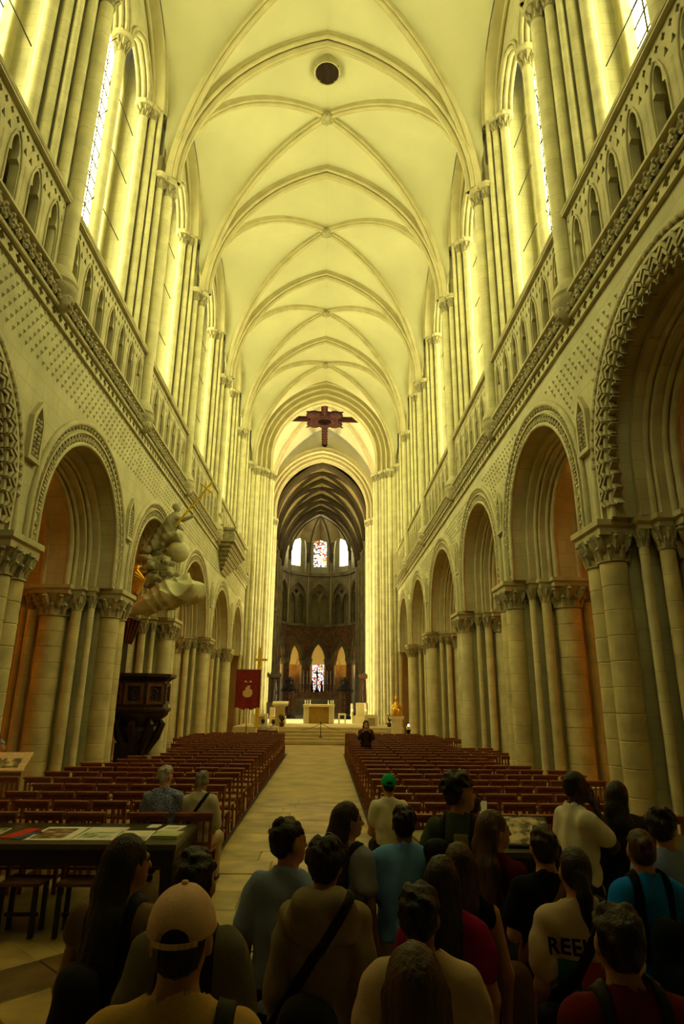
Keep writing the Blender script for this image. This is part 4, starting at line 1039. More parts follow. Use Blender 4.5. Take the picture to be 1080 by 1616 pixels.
b = MB(); b.ball((0, -.02, .77), (.075, .085, .1), 10, 8); b.ball((0, -.1, .76), (.015, .02, .02), 6, 4); b.build('head', GOLD, gs, 60)
b = MB(); b.lathe([(.08, .84), (.09, .86), (.05, .93), (.015, 1.02)], n=10); b.build('crown', GOLD, gs, 40)
b = MB(); b.ball((.08, -.18, .46), (.06, .05, .1), 8, 6); b.ball((.08, -.2, .58), .045, 8, 6); b.build('child_figure', GOLD, gs, 60)
pd = empty('statue_pedestal', (3.84, 32.0, 0)); tag(pd, 'square pale stone pedestal carrying the gilded statue', 'pedestal')
MB().box(-.24, .24, -.24, .24, .1, 1.3).build('shaft', S_CREAM, pd, 0); MB().box(-.34, .34, -.34, .34, 1.3, 1.44).build('cap', S_CREAM, pd, 0); MB().box(-.3, .3, -.3, .3, 0, .1).build('foot', S_CREAM, pd, 0)
vt = empty('votive_candle', (4.3, 31.0, 0)); tag(vt, 'lit votive candle in a dark stand by the last right pier', 'candle')
MB().lathe([(.16, 0), (.16, .05), (.06, .1), (.08, .8), (.14, .86)], n=10).build('stand', IRON, vt, 40); MB().lathe([(.10, .86), (.12, 1.0)], n=10).build('candle', WAX, vt, 40); MB().ball((0, 0, 1.05), (.035, .035, .06), 8, 6).build('flame', FLAME, vt, 60)
def plant(x, y, z, h, lab):
    o = empty('potted_plant', (x, y, z)); tag(o, lab, 'plant')
    MB().lathe([(.1, 0), (.14, .22), (.13, .22), (.1, .2)], n=10).build('pot', WOOD_MID, o, 40)
    b = MB()
    for k in range(34):
        a = random.uniform(0, 6.28); r = random.uniform(.05, .3); t = random.uniform(.4, 1)
        p0 = Vector((0, 0, .2)); p1 = Vector((r*math.cos(a), r*math.sin(a), .2+h*t)); sd = Vector((-math.sin(a), math.cos(a), 0))*.05
        m = (p0+p1)/2+Vector((0, 0, .08)); b.add([p0, m+sd, p1, m-sd], [(0, 1, 2, 3)])
    tag(b.build('foliage', LEAFM, o, 0), kind='stuff')
plant(-2.0, 35.55, POD, .5, 'small green potted plant at the foot of the ambo'); plant(3.95, 36.6, POD, .55, 'leafy plant at the right end of the podium by the pier')

# ------------------------------------------------------------------ organ-loft bracket and busts on the left gallery
br = empty('gallery_loft', (-W, 30.2, 8.0)); tag(br, 'corbelled stone loft projecting from the left gallery', 'balcony')
b = MB()
for k in range(7): z = k*.17; w_ = .55+.2*k; b.box(-.02, .10+.095*k, -w_-.2, w_+.2, z, z+.17); b.tube([(.10+.095*k, -w_-.2, z+.12), (.10+.095*k, w_+.2, z+.12)], .05, 6)
b.build('corbel_table', S_CARVE, br, 30)
b = MB(); b.box(-.02, .82, -2.1, 2.1, 1.19, 1.35); b.box(-.02, .76, -2.0, 2.0, 1.35, 1.75); b.box(-.02, .84, -2.1, 2.1, 1.75, 1.85)
for k in range(13): b.ball((.77, -1.85+k*.31, 1.55), (.05, .12, .13), 6, 4)
b.build('loft_front', S_CARVE, br, 30)
for i, lab in ((4, 'carved stone bust on the left gallery above the loft'), (5, 'small carved stone bust on the left gallery nearest the crossing')):
    o = empty('gallery_bust', (-W+.12, PY[i]+.1, 9.95)); tag(o, lab, 'bust')
    MB().lathe([(.2, -.1), (.16, 0), (.1, .1), (.12, .15)], n=10).build('socle', S_TRIM, o, 40)
    b = MB(); b.ball((0, 0, .32), (.16, .26, .2), 10, 7); b.build('shoulders', S_CARVE, o, 60)
    inst('head', HEADM, o, (.02, 0, .62), (0, 0, 0), (.9, .9, .9))

# ------------------------------------------------------------------ pulpit
pu = empty('pulpit', (-4.95, 18.6, 0)); tag(pu, 'dark carved wooden pulpit against the left arcade', 'pulpit')
def octa(r, z, ph=PI/8): return [(r*math.cos(ph+k*PI/4), r*math.sin(ph+k*PI/4), z) for k in range(8)]
def ocyl(b, prof):
    k = len(b.v)
    for r, z in prof: b.v.extend(octa(r, z))
    for j in range(len(prof)-1):
        for i in range(8): b.f.append((k+j*8+i, k+j*8+(i+1) % 8, k+(j+1)*8+(i+1) % 8, k+(j+1)*8+i))
    b.f.append(tuple(k+i for i in range(7, -1, -1))); b.f.append(tuple(k+(len(prof)-1)*8+i for i in range(8)))
b = MB(); ocyl(b, [(.80, 1.80), (.86, 1.84), (.86, 1.9), (.78, 1.94), (.76, 2.64), (.84, 2.7), (.95, 2.76), (.95, 2.84), (.6, 2.85)]); b.build('tub', WOOD_DARK, pu, 0)
for k in range(8):
    a = k*PI/4; R = .73
    b = MB(); b.plate([(-.26, 2.02), (.26, 2.02), (.26, 2.58), (-.26, 2.58)], [[(-.17, 2.1), (.17, 2.1), (.17, 2.5), (-.17, 2.5)]], lambda u, v, w: ((R+w)*math.cos(a)-u*math.sin(a), (R+w)*math.sin(a)+u*math.cos(a), v), -.05, .03)
    f = b.build('panel', WOOD_MID, pu, 0)
    b = MB()
    for q_ in range(7): b.ball(((R-.02)*math.cos(a)-random.uniform(-.1, .1)*math.sin(a), (R-.02)*math.sin(a)+random.uniform(-.1, .1)*math.cos(a), 2.15+q_*.05), (.04, .04, .045), 6, 4)
    b.build('carved_relief', WOOD_DARK, f, 60)
b = MB(); ocyl(b, [(.16, .1), (.2, .5), (.3, .8), (.26, 1.0), (.5, 1.2), (.55, 1.32), (.48, 1.42), (.62, 1.6), (.78, 1.72), (.8, 1.8)])
for k in range(8): a = k*PI/4; b.tube([(.25*math.cos(a), .25*math.sin(a), .7), (.52*math.cos(a), .52*math.sin(a), 1.15), (.66*math.cos(a), .66*math.sin(a), 1.5), (.55*math.cos(a), .55*math.sin(a), 1.66)], [.08, .12, .1, .05], 6)
b.build('corbel_foot', WOOD_DARK, pu, 50)
MB().box(-.5, .12, -.35, .35, 0, 1.0).build('pedestal', WOOD_DARK, pu, 0)
b = MB(); b.box(-.78, -.68, -.5, .5, 1.8, 4.5); b.build('back_board', WOOD_DARK, pu, 0)
b = MB()
for k in range(7): b.box(-1.4, -.6, -1.75+k*.22, -1.53+k*.22, 0, .3+k*.25)
b.build('stair', WOOD_DARK, pu, 0)
b = MB()
for k in range(4): b.tube([(-.55, -.3+.2*k, 3.7), (-.5+.05*k, -.3+.2*k, 4.4)], [.03, .06], 6)
b.build('red_hanging', mat('faded_red_cloth', (.16, .04, .015), var=.3), pu, 40)

# ------------------------------------------------------------------ seating
def chair_parts():
    d = {}
    d['leg'] = MB().box(-.02, .02, -.02, .02, 0, .43).mesh('leg', WOOD_CHAIR, 0)
    d['post'] = MB().add([(-.02, -.02, 0), (.02, -.02, 0), (.02, .02, 0), (-.02, .02, 0), (-.018, -.075, .86), (.018, -.075, .86), (.018, -.04, .86), (-.018, -.04, .86)], [(0, 1, 5, 4), (1, 2, 6, 5), (2, 3, 7, 6), (3, 0, 4, 7), (4, 5, 6, 7), (3, 2, 1, 0)]).mesh('back_leg', WOOD_CHAIR, 0)
    b = MB(); b.box(-.23, .23, -.11, -.005, .855, .885); b.box(-.215, .215, -.078, -.045, .79, .856); d['rail'] = b.mesh('top_rail', WOOD_CHAIR, 0)
    d['mid'] = MB().box(-.2, .2, -.055, -.03, .52, .565).mesh('cross_rail', WOOD_CHAIR, 0)
    d['slat'] = MB().add([(-.012, -.05, .55), (.012, -.05, .55), (.012, -.032, .55), (-.012, -.032, .55), (-.012, -.072, .8), (.012, -.072, .8), (.012, -.054, .8), (-.012, -.054, .8)], [(0, 1, 5, 4), (1, 2, 6, 5), (2, 3, 7, 6), (3, 0, 4, 7)]).mesh('slat', WOOD_CHAIR, 0)
    b = MB(); b.add([(-.2, 0, .425), (.2, 0, .425), (.23, .4, .425), (-.23, .4, .425), (-.2, 0, .45), (.2, 0, .45), (.23, .4, .45), (-.23, .4, .45), (0, .2, .462)], [(0, 1, 5, 4), (1, 2, 6, 5), (2, 3, 7, 6), (3, 0, 4, 7), (4, 5, 8), (5, 6, 8), (6, 7, 8), (7, 4, 8)]); d['seat'] = b.mesh('seat', RUSH, 0)
    b = MB(); b.box(-.2, .2, .36, .38, .18, .21); b.box(-.2, -.18, 0, .38, .15, .18); b.box(.18, .2, 0, .38, .15, .18); b.box(-.2, .2, -.01, .01, .26, .29); d['stretcher'] = b.mesh('stretcher', WOOD_CHAIR, 0)
    return d
CH = chair_parts()
PLACE = [('leg', 'leg', (-.2, .36, 0)), ('leg', 'leg', (.2, .36, 0)), ('post', 'back_leg', (-.2, 0, 0)), ('post', 'back_leg', (.2, 0, 0)), ('rail', 'top_rail', (0, 0, 0)), ('mid', 'cross_rail', (0, 0, 0)), ('seat', 'seat', (0, 0, 0)), ('stretcher', 'stretcher', (0, 0, 0))]+[('slat', 'slat', (x, 0, 0)) for x in (-.12, -.04, .04, .12)]
def merged_chair(name):
    b = MB(); fm = []
    me = bpy.data.meshes.new(name); V = []; F = []; mi = []
    for key, nm, off in PLACE:
        m = CH[key]; k = len(V); V += [(v.co.x+off[0], v.co.y+off[1], v.co.z+off[2]) for v in m.vertices]
        for p in m.polygons: F.append([i+k for i in p.vertices]); mi.append(1 if key == 'seat' else 0)
    me.from_pydata(V, [], F); me.materials.append(WOOD_CHAIR); me.materials.append(RUSH); me.polygons.foreach_set('material_index', mi); me.update()
    return me, V, F, mi
CHM, CV, CF, CMI = merged_chair('rush_chair')
SEATED = []      # spots kept for sitters
rows = 23; spots = []
for rI in range(rows):
    yy = 8.25+.84*rI
    for sg, x0, n in ((-1, -1.5, 7), (1, 1.36, 7)):
        nn = n+(2 if sg < 0 and 3 <= rI <= 6 else 0)+(1 if (yy % 5.46) < 2.9 and sg > 0 else 0)
        for k in range(nn):
            x = x0+sg*.515*k
            pierhit = any(abs(yy-p) < 1.1 for p in PY) and abs(x) > W-.5
            if rI == 0 and sg < 0 and k < 2: x += .22
            pulp = sg < 0 and 16.2 < yy < 19.9 and x < -3.75
            if pierhit or pulp or (x < -4.95 and 11.8 < yy < 13.4): continue
            spots.append((yy, x+random.uniform(-.015, .015), sg, rI, k))
spots.sort()
rest = MB(); rest_mi = []
SIDEWORD = {-1: 'left', 1: 'right'}
for n_, (yy, x, sg, rI, k) in enumerate(spots):
    rz = random.uniform(-.03, .03); y_ = yy+random.uniform(-.03, .03)
    if n_ < 292:
        lab = 'red-brown chair, %s block, %s row from the tables, %s from the aisle' % (SIDEWORD[sg], NTH[rI], NTH[k])
        grp = 'church chairs, %s block, %s' % (SIDEWORD[sg], 'rear rows' if rI < 4 else 'middle rows' if rI < 12 else 'front rows')
        if rI < 3:
            o = empty('rush_chair', (x, y_, 0), rz)
            for key, nm, off in PLACE: inst(nm, CH[key], o, off)
        else: o = inst('rush_chair', CHM, None, (x, y_, 0), (0, 0, rz))
        tag(o, lab, 'chair', grp)
    else:
        rest.add([(v[0]+x, v[1]+y_, v[2]) for v in CV], CF); rest_mi += CMI
if rest.v:
    me = bpy.data.meshes.new('distant_chairs'); me.from_pydata(rest.v, [], rest.f); me.materials.append(WOOD_CHAIR); me.materials.append(RUSH); me.polygons.foreach_set('material_index', rest_mi); me.update()
    tag(inst('distant_chairs', me), 'farthest rows of red-brown chairs just before the podium steps', 'chairs', None, 'stuff')
for sg, x in ((-1, -1.26), (1, 1.13)):
    tag(MB().box(x-.02, x+.02, 8.0, 27.6, 0, .035).build('chair_batten', WOOD_DARK, None, 0), 'thin dark floor batten along the %s edge of the aisle' % SIDEWORD[sg], 'batten')

# ------------------------------------------------------------------ tables with printed matter
TABM = mat('dark_olive_table', (.045, .04, .014), var=.15, scale=3, bump=.05, rough=.35, spec=.5)
TABM2 = mat('dark_table_frame', (.012, .010, .006), var=.2, scale=5, bump=.1, rough=.5)
def table(name, x0, x1, y0, y1, h, lab):
    o = empty(name, ((x0+x1)/2, (y0+y1)/2, 0)); tag(o, lab, 'table'); a, c = (x1-x0)/2, (y1-y0)/2
    MB().box(-a, a, -c, c, h-.05, h).build('table_top', TABM, o, 0)
    MB().box(-a+.03, a-.03, -c+.02, -c+.05, h-.2, h-.05).build('apron', TABM2, o, 0)
    MB().box(-a+.03, a-.03, c-.05, c-.02, h-.2, h-.05).build('apron', TABM2, o, 0)
    MB().box(a-.06, a-.02, -c+.03, c-.03, 0.05, h-.05).build('end_panel', TABM2, o, 0)
    for sx in (-1, 1):
        for sy in (-1, 1): MB().box(sx*(a-.08)-.035, sx*(a-.08)+.035, sy*(c-.08)-.035, sy*(c-.08)+.035, 0, h-.05).build('leg', TABM2, o, 0)
    return o
table('leaflet_table', -4.5, -1.2, 7.0, 8.1, .78, 'long dark olive table with leaflets on the left of the aisle')
table('display_table', 1.22, 4.3, 6.72, 7.8, .78, 'long dark table with a display on the right of the aisle')
def stool(x, y, lab):
    o = empty('wooden_stool', (x, y, 0)); tag(o, lab, 'stool', 'stools under the tables')
    MB().box(-.2, .2, -.16, .16, .44, .47).build('seat', WOOD_MID, o, 0)
    for sx in (-1, 1):
        for sy in (-1, 1): MB().box(sx*.16-.02, sx*.16+.02, sy*.12-.02, sy*.12+.02, 0, .44).build('leg', WOOD_DARK, o, 0)
    b = MB(); b.box(-.16, .16, -.01, .01, .15, .18); b.build('stretcher', WOOD_DARK, o, 0)
for k, x in enumerate((-3.75, -3.2, -2.65, -2.1)): stool(x, 7.0, '%s wooden stool from the left under the leaflet table' % NTH[k])
for k, x in enumerate((2.2, 2.8, 3.4)): stool(x, 6.75, '%s wooden stool from the left under the display table' % NTH[k])
def photo_mat(name, a, b_, c):
    m, N, L, P = nt(name); g = N.new('ShaderNodeTexCoord'); n = N.new('ShaderNodeTexNoise'); n.inputs['Scale'].default_value = 9; n.inputs['Detail'].default_value = 5
    L.new(g.outputs['Object'], n.inputs['Vector']); r = N.new('ShaderNodeValToRGB'); e = r.color_ramp.elements; e[0].position = .38; e[0].color = (*a, 1); e[1].position = .62; e[1].color = (*c, 1); q_ = e.new(.5); q_.color = (*b_, 1)
    L.new(n.outputs['Fac'], r.inputs[0]); L.new(r.outputs[0], P.inputs['Base Color']); P.inputs['Roughness'].default_value = .5; return m
PH1 = photo_mat('printed_landscape', (.05, .03, .02), (.25, .12, .05), (.5, .4, .3)); PH2 = photo_mat('printed_fields', (.15, .25, .12), (.45, .5, .4), (.7, .7, .6)); PH3 = photo_mat('printed_mixed', (.05, .08, .05), (.3, .25, .1), (.6, .55, .35))
REDP = mat('red_leaflet', (.55, .03, .015), var=.1); GREENP = mat('pale_green_leaflet', (.45, .50, .25), var=.05); BLUEP = mat('blue_leaflet', (.05, .09, .2), var=.1)
def leaflet(x, y, w, d, rz, m, lab, pic=None, picrect=None, h=.008):
    o = empty('leaflet', (x, y, .78), rz); tag(o, lab, 'leaflet', 'printed leaflets on the left table')
    MB().box(-w/2, w/2, -d/2, d/2, .0, h).build('sheet', m, o, 0)
    for k, (pm, r_) in enumerate(zip(pic or [], picrect or [])):
        MB().box(r_[0]*w, r_[1]*w, r_[2]*d, r_[3]*d, h, h+.002).build('picture', pm, o, 0)
leaflet(-2.58, 7.5, .46, .68, .02, WHITE, 'white leaflet with a dark brown landscape picture', [PH1], [(-.42, .3, -.4, .35)])
leaflet(-2.12, 7.5, .42, .66, .0, WHITE, 'white leaflet with a green field picture beside the brown one', [PH2], [(-.4, .4, -.35, .1)])
leaflet(-1.74, 7.4, .36, .5, .05, WHITE, 'white leaflet with a dark picture along its lower edge', [PH3], [(-.45, .45, -.45, -.1)])
leaflet(-1.66, 7.92, .12, .18, -.1, WHITE, 'tiny white card at the back of the leaflet table')
leaflet(-1.43, 7.78, .22, .36, -.15, WHITE, 'blank white sheet at the right end of the leaflet table', [GREENP], [(-.3, .3, -.1, .2)])
leaflet(-1.38, 7.4, .28, .26, -.1, GREENP, 'pale green booklet at the right end of the leaflet table', h=.03)
leaflet(-2.98, 7.5, .16, .5, -.2, REDP, 'bright red folded leaflet between the magazines')
leaflet(-2.86, 7.4, .1, .4, -.35, BLUEP, 'narrow dark blue leaflet tucked beside the red one')
leaflet(-3.35, 7.5, .34, .5, .1, WHITE, 'magazine with mixed green pictures left of the red leaflet', [PH3], [(-.48, .48, -.48, .48)])
leaflet(-3.75, 7.48, .34, .5, .05, WHITE, 'magazine with pale field cover at the left edge', [PH2], [(-.48, .48, -.48, .48)])
o = empty('display_board', (2.42, 7.15, .78), -.12); tag(o, 'tilted board with an old engraving on the right table', 'display')
b = MB(); b.add([(-.24, -.28, .0), (.24, -.28, .0), (.24, .22, .0), (-.24, .22, .0), (-.24, -.28, .03), (.24, -.28, .03), (.24, .22, .22), (-.24, .22, .22)], [(0, 1, 5, 4), (1, 2, 6, 5), (2, 3, 7, 6), (3, 0, 4, 7), (4, 5, 6, 7), (3, 2, 1, 0)]); b.build('board_stand', TABM2, o, 0)
b = MB(); b.add([(-.22, -.26, .042), (.22, -.26, .042), (.22, .2, .217), (-.22, .2, .217)], [(0, 1, 2, 3)]); b.build('engraving', photo_mat('printed_engraving', (.05, .04, .02), (.4, .32, .18), (.55, .45, .28)), o, 0)
o = empty('open_book', (2.9, 6.95, .78), .2); tag(o, 'small open book with gold-toned pages on the right table', 'book')
for sg in (-1, 1): MB().add([(0, -.12, .02), (sg*.16, -.12, .012), (sg*.16, .12, .012), (0, .12, .02), (0, -.12, 0), (sg*.16, -.12, 0), (sg*.16, .12, 0), (0, .12, 0)], [(0, 1, 2, 3), (4, 5, 6, 7), (0, 1, 5, 4), (3, 2, 6, 7), (1, 2, 6, 5)]).build('page_block', BEIGE, o, 0)
o = empty('pale_folder', (1.42, 7.3, .78), .1); tag(o, 'pale olive folder lying at the aisle end of the right table', 'folder')
MB().box(-.16, .16, -.3, .3, 0, .02).build('folder_cover', mat('pale_olive_card', (.3, .28, .12), var=.1), o, 0)
sg_ = empty('information_stand', (-5.62, 12.6, 0), .1); tag(sg_, 'slanted beige information stand at the left edge by the pier', 'sign')
b = MB(); b.box(-.3, .3, -.1, .25, 0, .86); b.build('cabinet', mat('tan_stand', (.32, .22, .09), var=.1), sg_, 0)
b = MB(); b.add([(-.34, -.16, .86), (.34, -.16, .86), (.34, .3, 1.14), (-.34, .3, 1.14), (-.34, -.16, .89), (.34, -.16, .89), (.34, .3, 1.17), (-.34, .3, 1.17)], [(0, 1, 5, 4), (1, 2, 6, 5), (2, 3, 7, 6), (3, 0, 4, 7), (4, 5, 6, 7), (3, 2, 1, 0)]); b.build('slanted_panel', BEIGE, sg_, 0)
b = MB(); b.add([(-.22, -.1, .932), (.22, -.1, .932), (.22, .14, 1.078), (-.22, .14, 1.078)], [(0, 1, 2, 3)]); b.build('printed_picture', PH3, sg_, 0)
# ------------------------------------------------------------------ implicit-surface modelling for bodies, cloth and sculpture
class Field:
    def __init__(s, lo, hi, res, fine=()):
        """fine: list of (axis, a, b, res) intervals sampled more densely"""
        s.ax = []
        for a in range(3):
            x = lo[a]; L = [x]
            while x < hi[a]:
                r = res
                for (q, f0, f1, fr) in fine:
                    if q == a and f0 <= x <= f1: r = min(r, fr)
                x += r; L.append(x)
            s.ax.append(np.array(L))
        s.F = np.full([len(a) for a in s.ax], 0.3)
    def sl(s, lo, hi):
        return tuple(slice(max(0, np.searchsorted(s.ax[a], lo[a])-1), np.searchsorted(s.ax[a], hi[a])+1) for a in range(3))
    def grid(s, S): return np.meshgrid(*[s.ax[a][S[a]] for a in range(3)], indexing='ij')
    def put(s, S, d, k, op='u'):
        A = s.F[S]
        if op == 'u':
            if k <= 0: s.F[S] = np.minimum(A, d)
            else:
                h = np.clip(.5+.5*(A-d)/k, 0, 1); s.F[S] = A*(1-h)+d*h-k*h*(1-h)
        else: s.F[S] = np.maximum(A, -d)
    def cone(s, a, b, ra, rb, k=.02, sc=(1, 1, 1), op='u'):
        a = np.array(a, float); b = np.array(b, float); m = max(ra, rb)/min(sc)+k+.03
        S = s.sl(np.minimum(a, b)-m, np.maximum(a, b)+m); X, Y, Z = s.grid(S)
        sc = np.array(sc, float); ba = (b-a)*sc; px, py, pz = (X-a[0])*sc[0], (Y-a[1])*sc[1], (Z-a[2])*sc[2]
        t = np.clip((px*ba[0]+py*ba[1]+pz*ba[2])/max(1e-9, ba@ba), 0, 1)
        d = np.sqrt((px-ba[0]*t)**2+(py-ba[1]*t)**2+(pz-ba[2]*t)**2)-(ra+(rb-ra)*t)
        s.put(S, d/max(1.0, max(sc)*.9), k, op); return s
    def path(s, pts, rad, k=.02, sc=(1, 1, 1)):
        for i in range(len(pts)-1): s.cone(pts[i], pts[i+1], rad[i], rad[i+1], k, sc)
        return s
    def ell(s, c, r, k=.02, R=None, op='u'):
        """R: rotation (z yaw) about c"""
        m = max(r)+k+.03; c = np.array(c, float); S = s.sl(c-m, c+m); X, Y, Z = s.grid(S); x, y, z = X-c[0], Y-c[1], Z-c[2]
        if R: x, y = x*math.cos(R)+y*math.sin(R), -x*math.sin(R)+y*math.cos(R)
        q = np.sqrt((x/r[0])**2+(y/r[1])**2+(z/r[2])**2)
        s.put(S, (q-1)*min(r)*(.6+.4*max(r)/min(r)*.5), k, op); return s
    def cut(s, fn):
        X, Y, Z = np.meshgrid(*s.ax, indexing='ij'); s.F = np.maximum(s.F, fn(X, Y, Z)); return s
    def warp(s, fn):
        X, Y, Z = np.meshgrid(*s.ax, indexing='ij'); s.F = s.F+fn(X, Y, Z); return s
    def mesh(s, name, m):
        F = s.F.copy(); F[0] = F[-1] = .3; F[:, 0] = F[:, -1] = .3; F[:, :, 0] = F[:, :, -1] = .3
        I = F < 0; ax = s.ax
        c = np.zeros([n-1 for n in F.shape], np.int8)
        for dx in (0, 1):
            for dy in (0, 1):
                for dz in (0, 1): c += I[dx:F.shape[0]-1+dx, dy:F.shape[1]-1+dy, dz:F.shape[2]-1+dz]
        act = (c > 0) & (c < 8); ix = np.argwhere(act)
        if len(ix) == 0: return None
        idm = np.full(act.shape, -1, np.int64); idm[act] = np.arange(len(ix))
        acc = np.zeros((len(ix), 3)); cnt = np.zeros(len(ix))
        cor = [(0, 0, 0), (1, 0, 0), (0, 1, 0), (1, 1, 0), (0, 0, 1), (1, 0, 1), (0, 1, 1), (1, 1, 1)]
        val = {q: F[ix[:, 0]+q[0], ix[:, 1]+q[1], ix[:, 2]+q[2]] for q in cor}
        pos = {q: np.stack([ax[a][ix[:, a]+q[a]] for a in range(3)], 1) for q in cor}
        for q in cor:
            for a in range(3):
                if q[a] == 0:
                    w = list(q); w[a] = 1; w = tuple(w); v0, v1 = val[q], val[w]; mk = (v0 < 0) != (v1 < 0)
                    t = np.where(mk, v0/np.where(np.abs(v0-v1) < 1e-12, 1, v0-v1), 0)
                    acc += (pos[q]+(pos[w]-pos[q])*t[:, None])*mk[:, None]; cnt += mk
        V = acc/np.maximum(cnt, 1)[:, None]; Q = []
        for a in range(3):
            b, d = (a+1) % 3, (a+2) % 3
            i0 = [slice(None)]*3; i1 = [slice(None)]*3; i0[a] = slice(0, -1); i1[a] = slice(1, None)
            ch = I[tuple(i0)] != I[tuple(i1)]; e = np.argwhere(ch); ok = (e[:, b] > 0) & (e[:, d] > 0) & (e[:, b] < F.shape[b]-1) & (e[:, d] < F.shape[d]-1); e = e[ok]
            ins = I[e[:, 0], e[:, 1], e[:, 2]]
            def g(ob, od):
                k = e.copy(); k[:, b] += ob; k[:, d] += od; return idm[k[:, 0], k[:, 1], k[:, 2]]
            q = np.stack([g(-1, -1), g(0, -1), g(0, 0), g(-1, 0)], 1); q[~ins] = q[~ins][:, ::-1]; Q.append(q)
        Q = np.concatenate(Q); Q = Q[(Q >= 0).all(1)]
        me = bpy.data.meshes.new(name); n = len(Q)
        me.vertices.add(len(V)); me.vertices.foreach_set('co', V.ravel()); me.loops.add(n*4); me.loops.foreach_set('vertex_index', Q.ravel().astype(np.int32))
        me.polygons.add(n); me.polygons.foreach_set('loop_start', np.arange(0, n*4, 4, dtype=np.int32)); me.polygons.foreach_set('loop_total', np.full(n, 4, np.int32))
        me.polygons.foreach_set('use_smooth', np.ones(n, bool)); me.update(calc_edges=True); me.validate()
        if m: me.materials.append(m)
        return me

# ------------------------------------------------------------------ sculpted canopy over the pulpit
sc_ = empty('pulpit_canopy', (-4.5, 18.4, 4.3)); tag(sc_, 'sculpted pulpit canopy with globe, cherubs and figure raising a golden cross', 'sculpture')
def rough(f, a, w): return lambda X, Y, Z: a*(np.sin(X*w+1.3*np.sin(Z*w*.7))*np.sin(Z*w*.9+Y*w*.5))
F = Field((-1.45, -1.1, -.05), (1.3, 1.0, 1.75), .024)      # draped tester
F.path([(-1.15, 0, .22), (-.5, -.1, .46), (.2, -.15, .78), (.85, -.1, .92)], [.12, .26, .40, .34], .05, (1, .62, 1.0))
F.path([(-.3, -.1, .86), (.2, -.12, 1.14), (.62, -.08, 1.26), (.95, -.05, 1.12)], [.10, .17, .15, .08], .05, (1, .6, 1)); F.path([(.75, -.3, .95), (1.02, -.32, .86), (1.06, -.3, .68)], [.13, .10, .04], .04)
F.path([(.05, -.45, .95), (.22, -.5, .62), (.3, -.45, .48)], [.05, .09, .03], .03); F.path([(.45, -.42, 1.15), (.5, -.5, .85), (.44, -.45, .62)], [.05, .08, .03], .03)
F.warp(lambda X, Y, Z: .075*np.abs(np.sin(X*2.6-Z*4.4+1.7*np.sin(Y*4+X*2.3)))-.045+.04*np.abs(np.sin(X*5.1+Z*7+2.2*np.sin(X*3.1)))-.02)
inst('draped_tester', F.mesh('draped_tester', MARBLE2), sc_)
F = Field((-1.1, -.7, .9), (.35, .8, 2.9), .022)           # cloud bank behind the figure
for k in range(46):
    q_ = random.uniform(.06, .15); F.ell((random.uniform(-.85, -.08), random.uniform(-.2, .45), random.uniform(1.15, 2.35)), (q_*1.3, q_, q_*.9), .03)
F.path([(-.7, .1, 2.3), (-.4, .15, 2.65), (-.15, .1, 2.8)], [.16, .14, .06], .05, (1, 1, 1)); F.path([(-.9, -.1, 1.9), (-.55, -.25, 1.85), (-.15, -.3, 1.72)], [.08, .11, .06], .04)
F.warp(lambda X, Y, Z: .018*np.sin(X*24+Z*11)*np.sin(Z*21-X*9))
inst('cloud_bank', F.mesh('cloud_bank', MARBLE), sc_)
b = MB()
for k in range(5): b.lathe([(.05+.035*k, -.06+.012*k), (.065+.035*k, -.08+.012*k), (.08+.035*k, -.06+.012*k)], (0, 0, 0), 14)
b.v = [(v[0]-.06, -.38+v[2]*1.0, 1.72+v[1]) for v in b.v]; b.build('scroll', MARBLE2, sc_, 50)
MB().ball((.32, -.1, 2.1), .33, 20, 14).build('globe', MARBLE2, sc_, 60)
F = Field((-.7, -.8, 2.0), (.9, .6, 3.75), .026)          # the figure
F.path([(-.1, 0, 2.45), (-.02, -.05, 2.75), (.05, -.05, 3.05), (.1, -.05, 3.22)], [.22, .2, .2, .13], .06, (1, 1.15, 1))
F.cone((.1, -.06, 3.2), (.14, -.06, 3.36), .06, .055, .03); F.ell((.16, -.07, 3.47), (.10, .11, .13), .03); F.ell((.12, -.03, 3.53), (.12, .12, .1), .03)
F.path([(.15, -.15, 3.14), (.42, -.25, 3.05), (.70, -.3, 3.16)], [.08, .065, .045], .04); F.path([(.16, .1, 3.14), (.3, -.1, 2.85), (.42, -.2, 2.75)], [.08, .06, .045], .04)
F.path([(-.05, -.1, 2.5), (.28, -.25, 2.5), (.42, -.2, 2.2)], [.19, .15, .1], .06); F.path([(-.05, .05, 2.5), (.2, -.05, 2.35), (.26, -.15, 2.05)], [.2, .15, .1], .06)
F.path([(-.1, 0, 3.0), (-.35, .1, 2.7), (-.45, 0, 2.3)], [.12, .16, .2], .08)
F.warp(lambda X, Y, Z: .022*np.abs(np.sin(X*15+Z*9+Y*6))*np.clip((3.1-Z)/.2, .15, 1)-.008); inst('figure', F.mesh('figure', MARBLE), sc_)
def cherub(x, y, z, m):
    F = Field((x-.3, y-.3, z-.3), (x+.3, y+.3, z+.3), .018)
    F.ell((x, y, z), (.11, .11, .13), .02); F.ell((x, y-.11, z-.01), (.02, .025, .02), .015); F.ell((x-.05, y-.08, z-.04), (.04, .04, .04), .02); F.ell((x+.05, y-.08, z-.04), (.04, .04, .04), .02)
    for k in range(9): a = k*.7; F.ell((x+.09*math.cos(a), y+.03+.05*math.sin(a*1.7), z+.07+.05*math.sin(a)), (.045, .045, .045), .015)
    for sg in (-1, 1): F.ell((x+sg*.17, y+.05, z-.07), (.12, .04, .08), .03)
    inst('cherub', F.mesh('cherub', m), sc_)
cherub(-.78, -.35, 1.52, GOLD); cherub(-.38, -.4, 1.62, MARBLE); cherub(.2, -.42, 1.42, MARBLE); cherub(.05, -.4, 1.75, MARBLE)
b = MB()
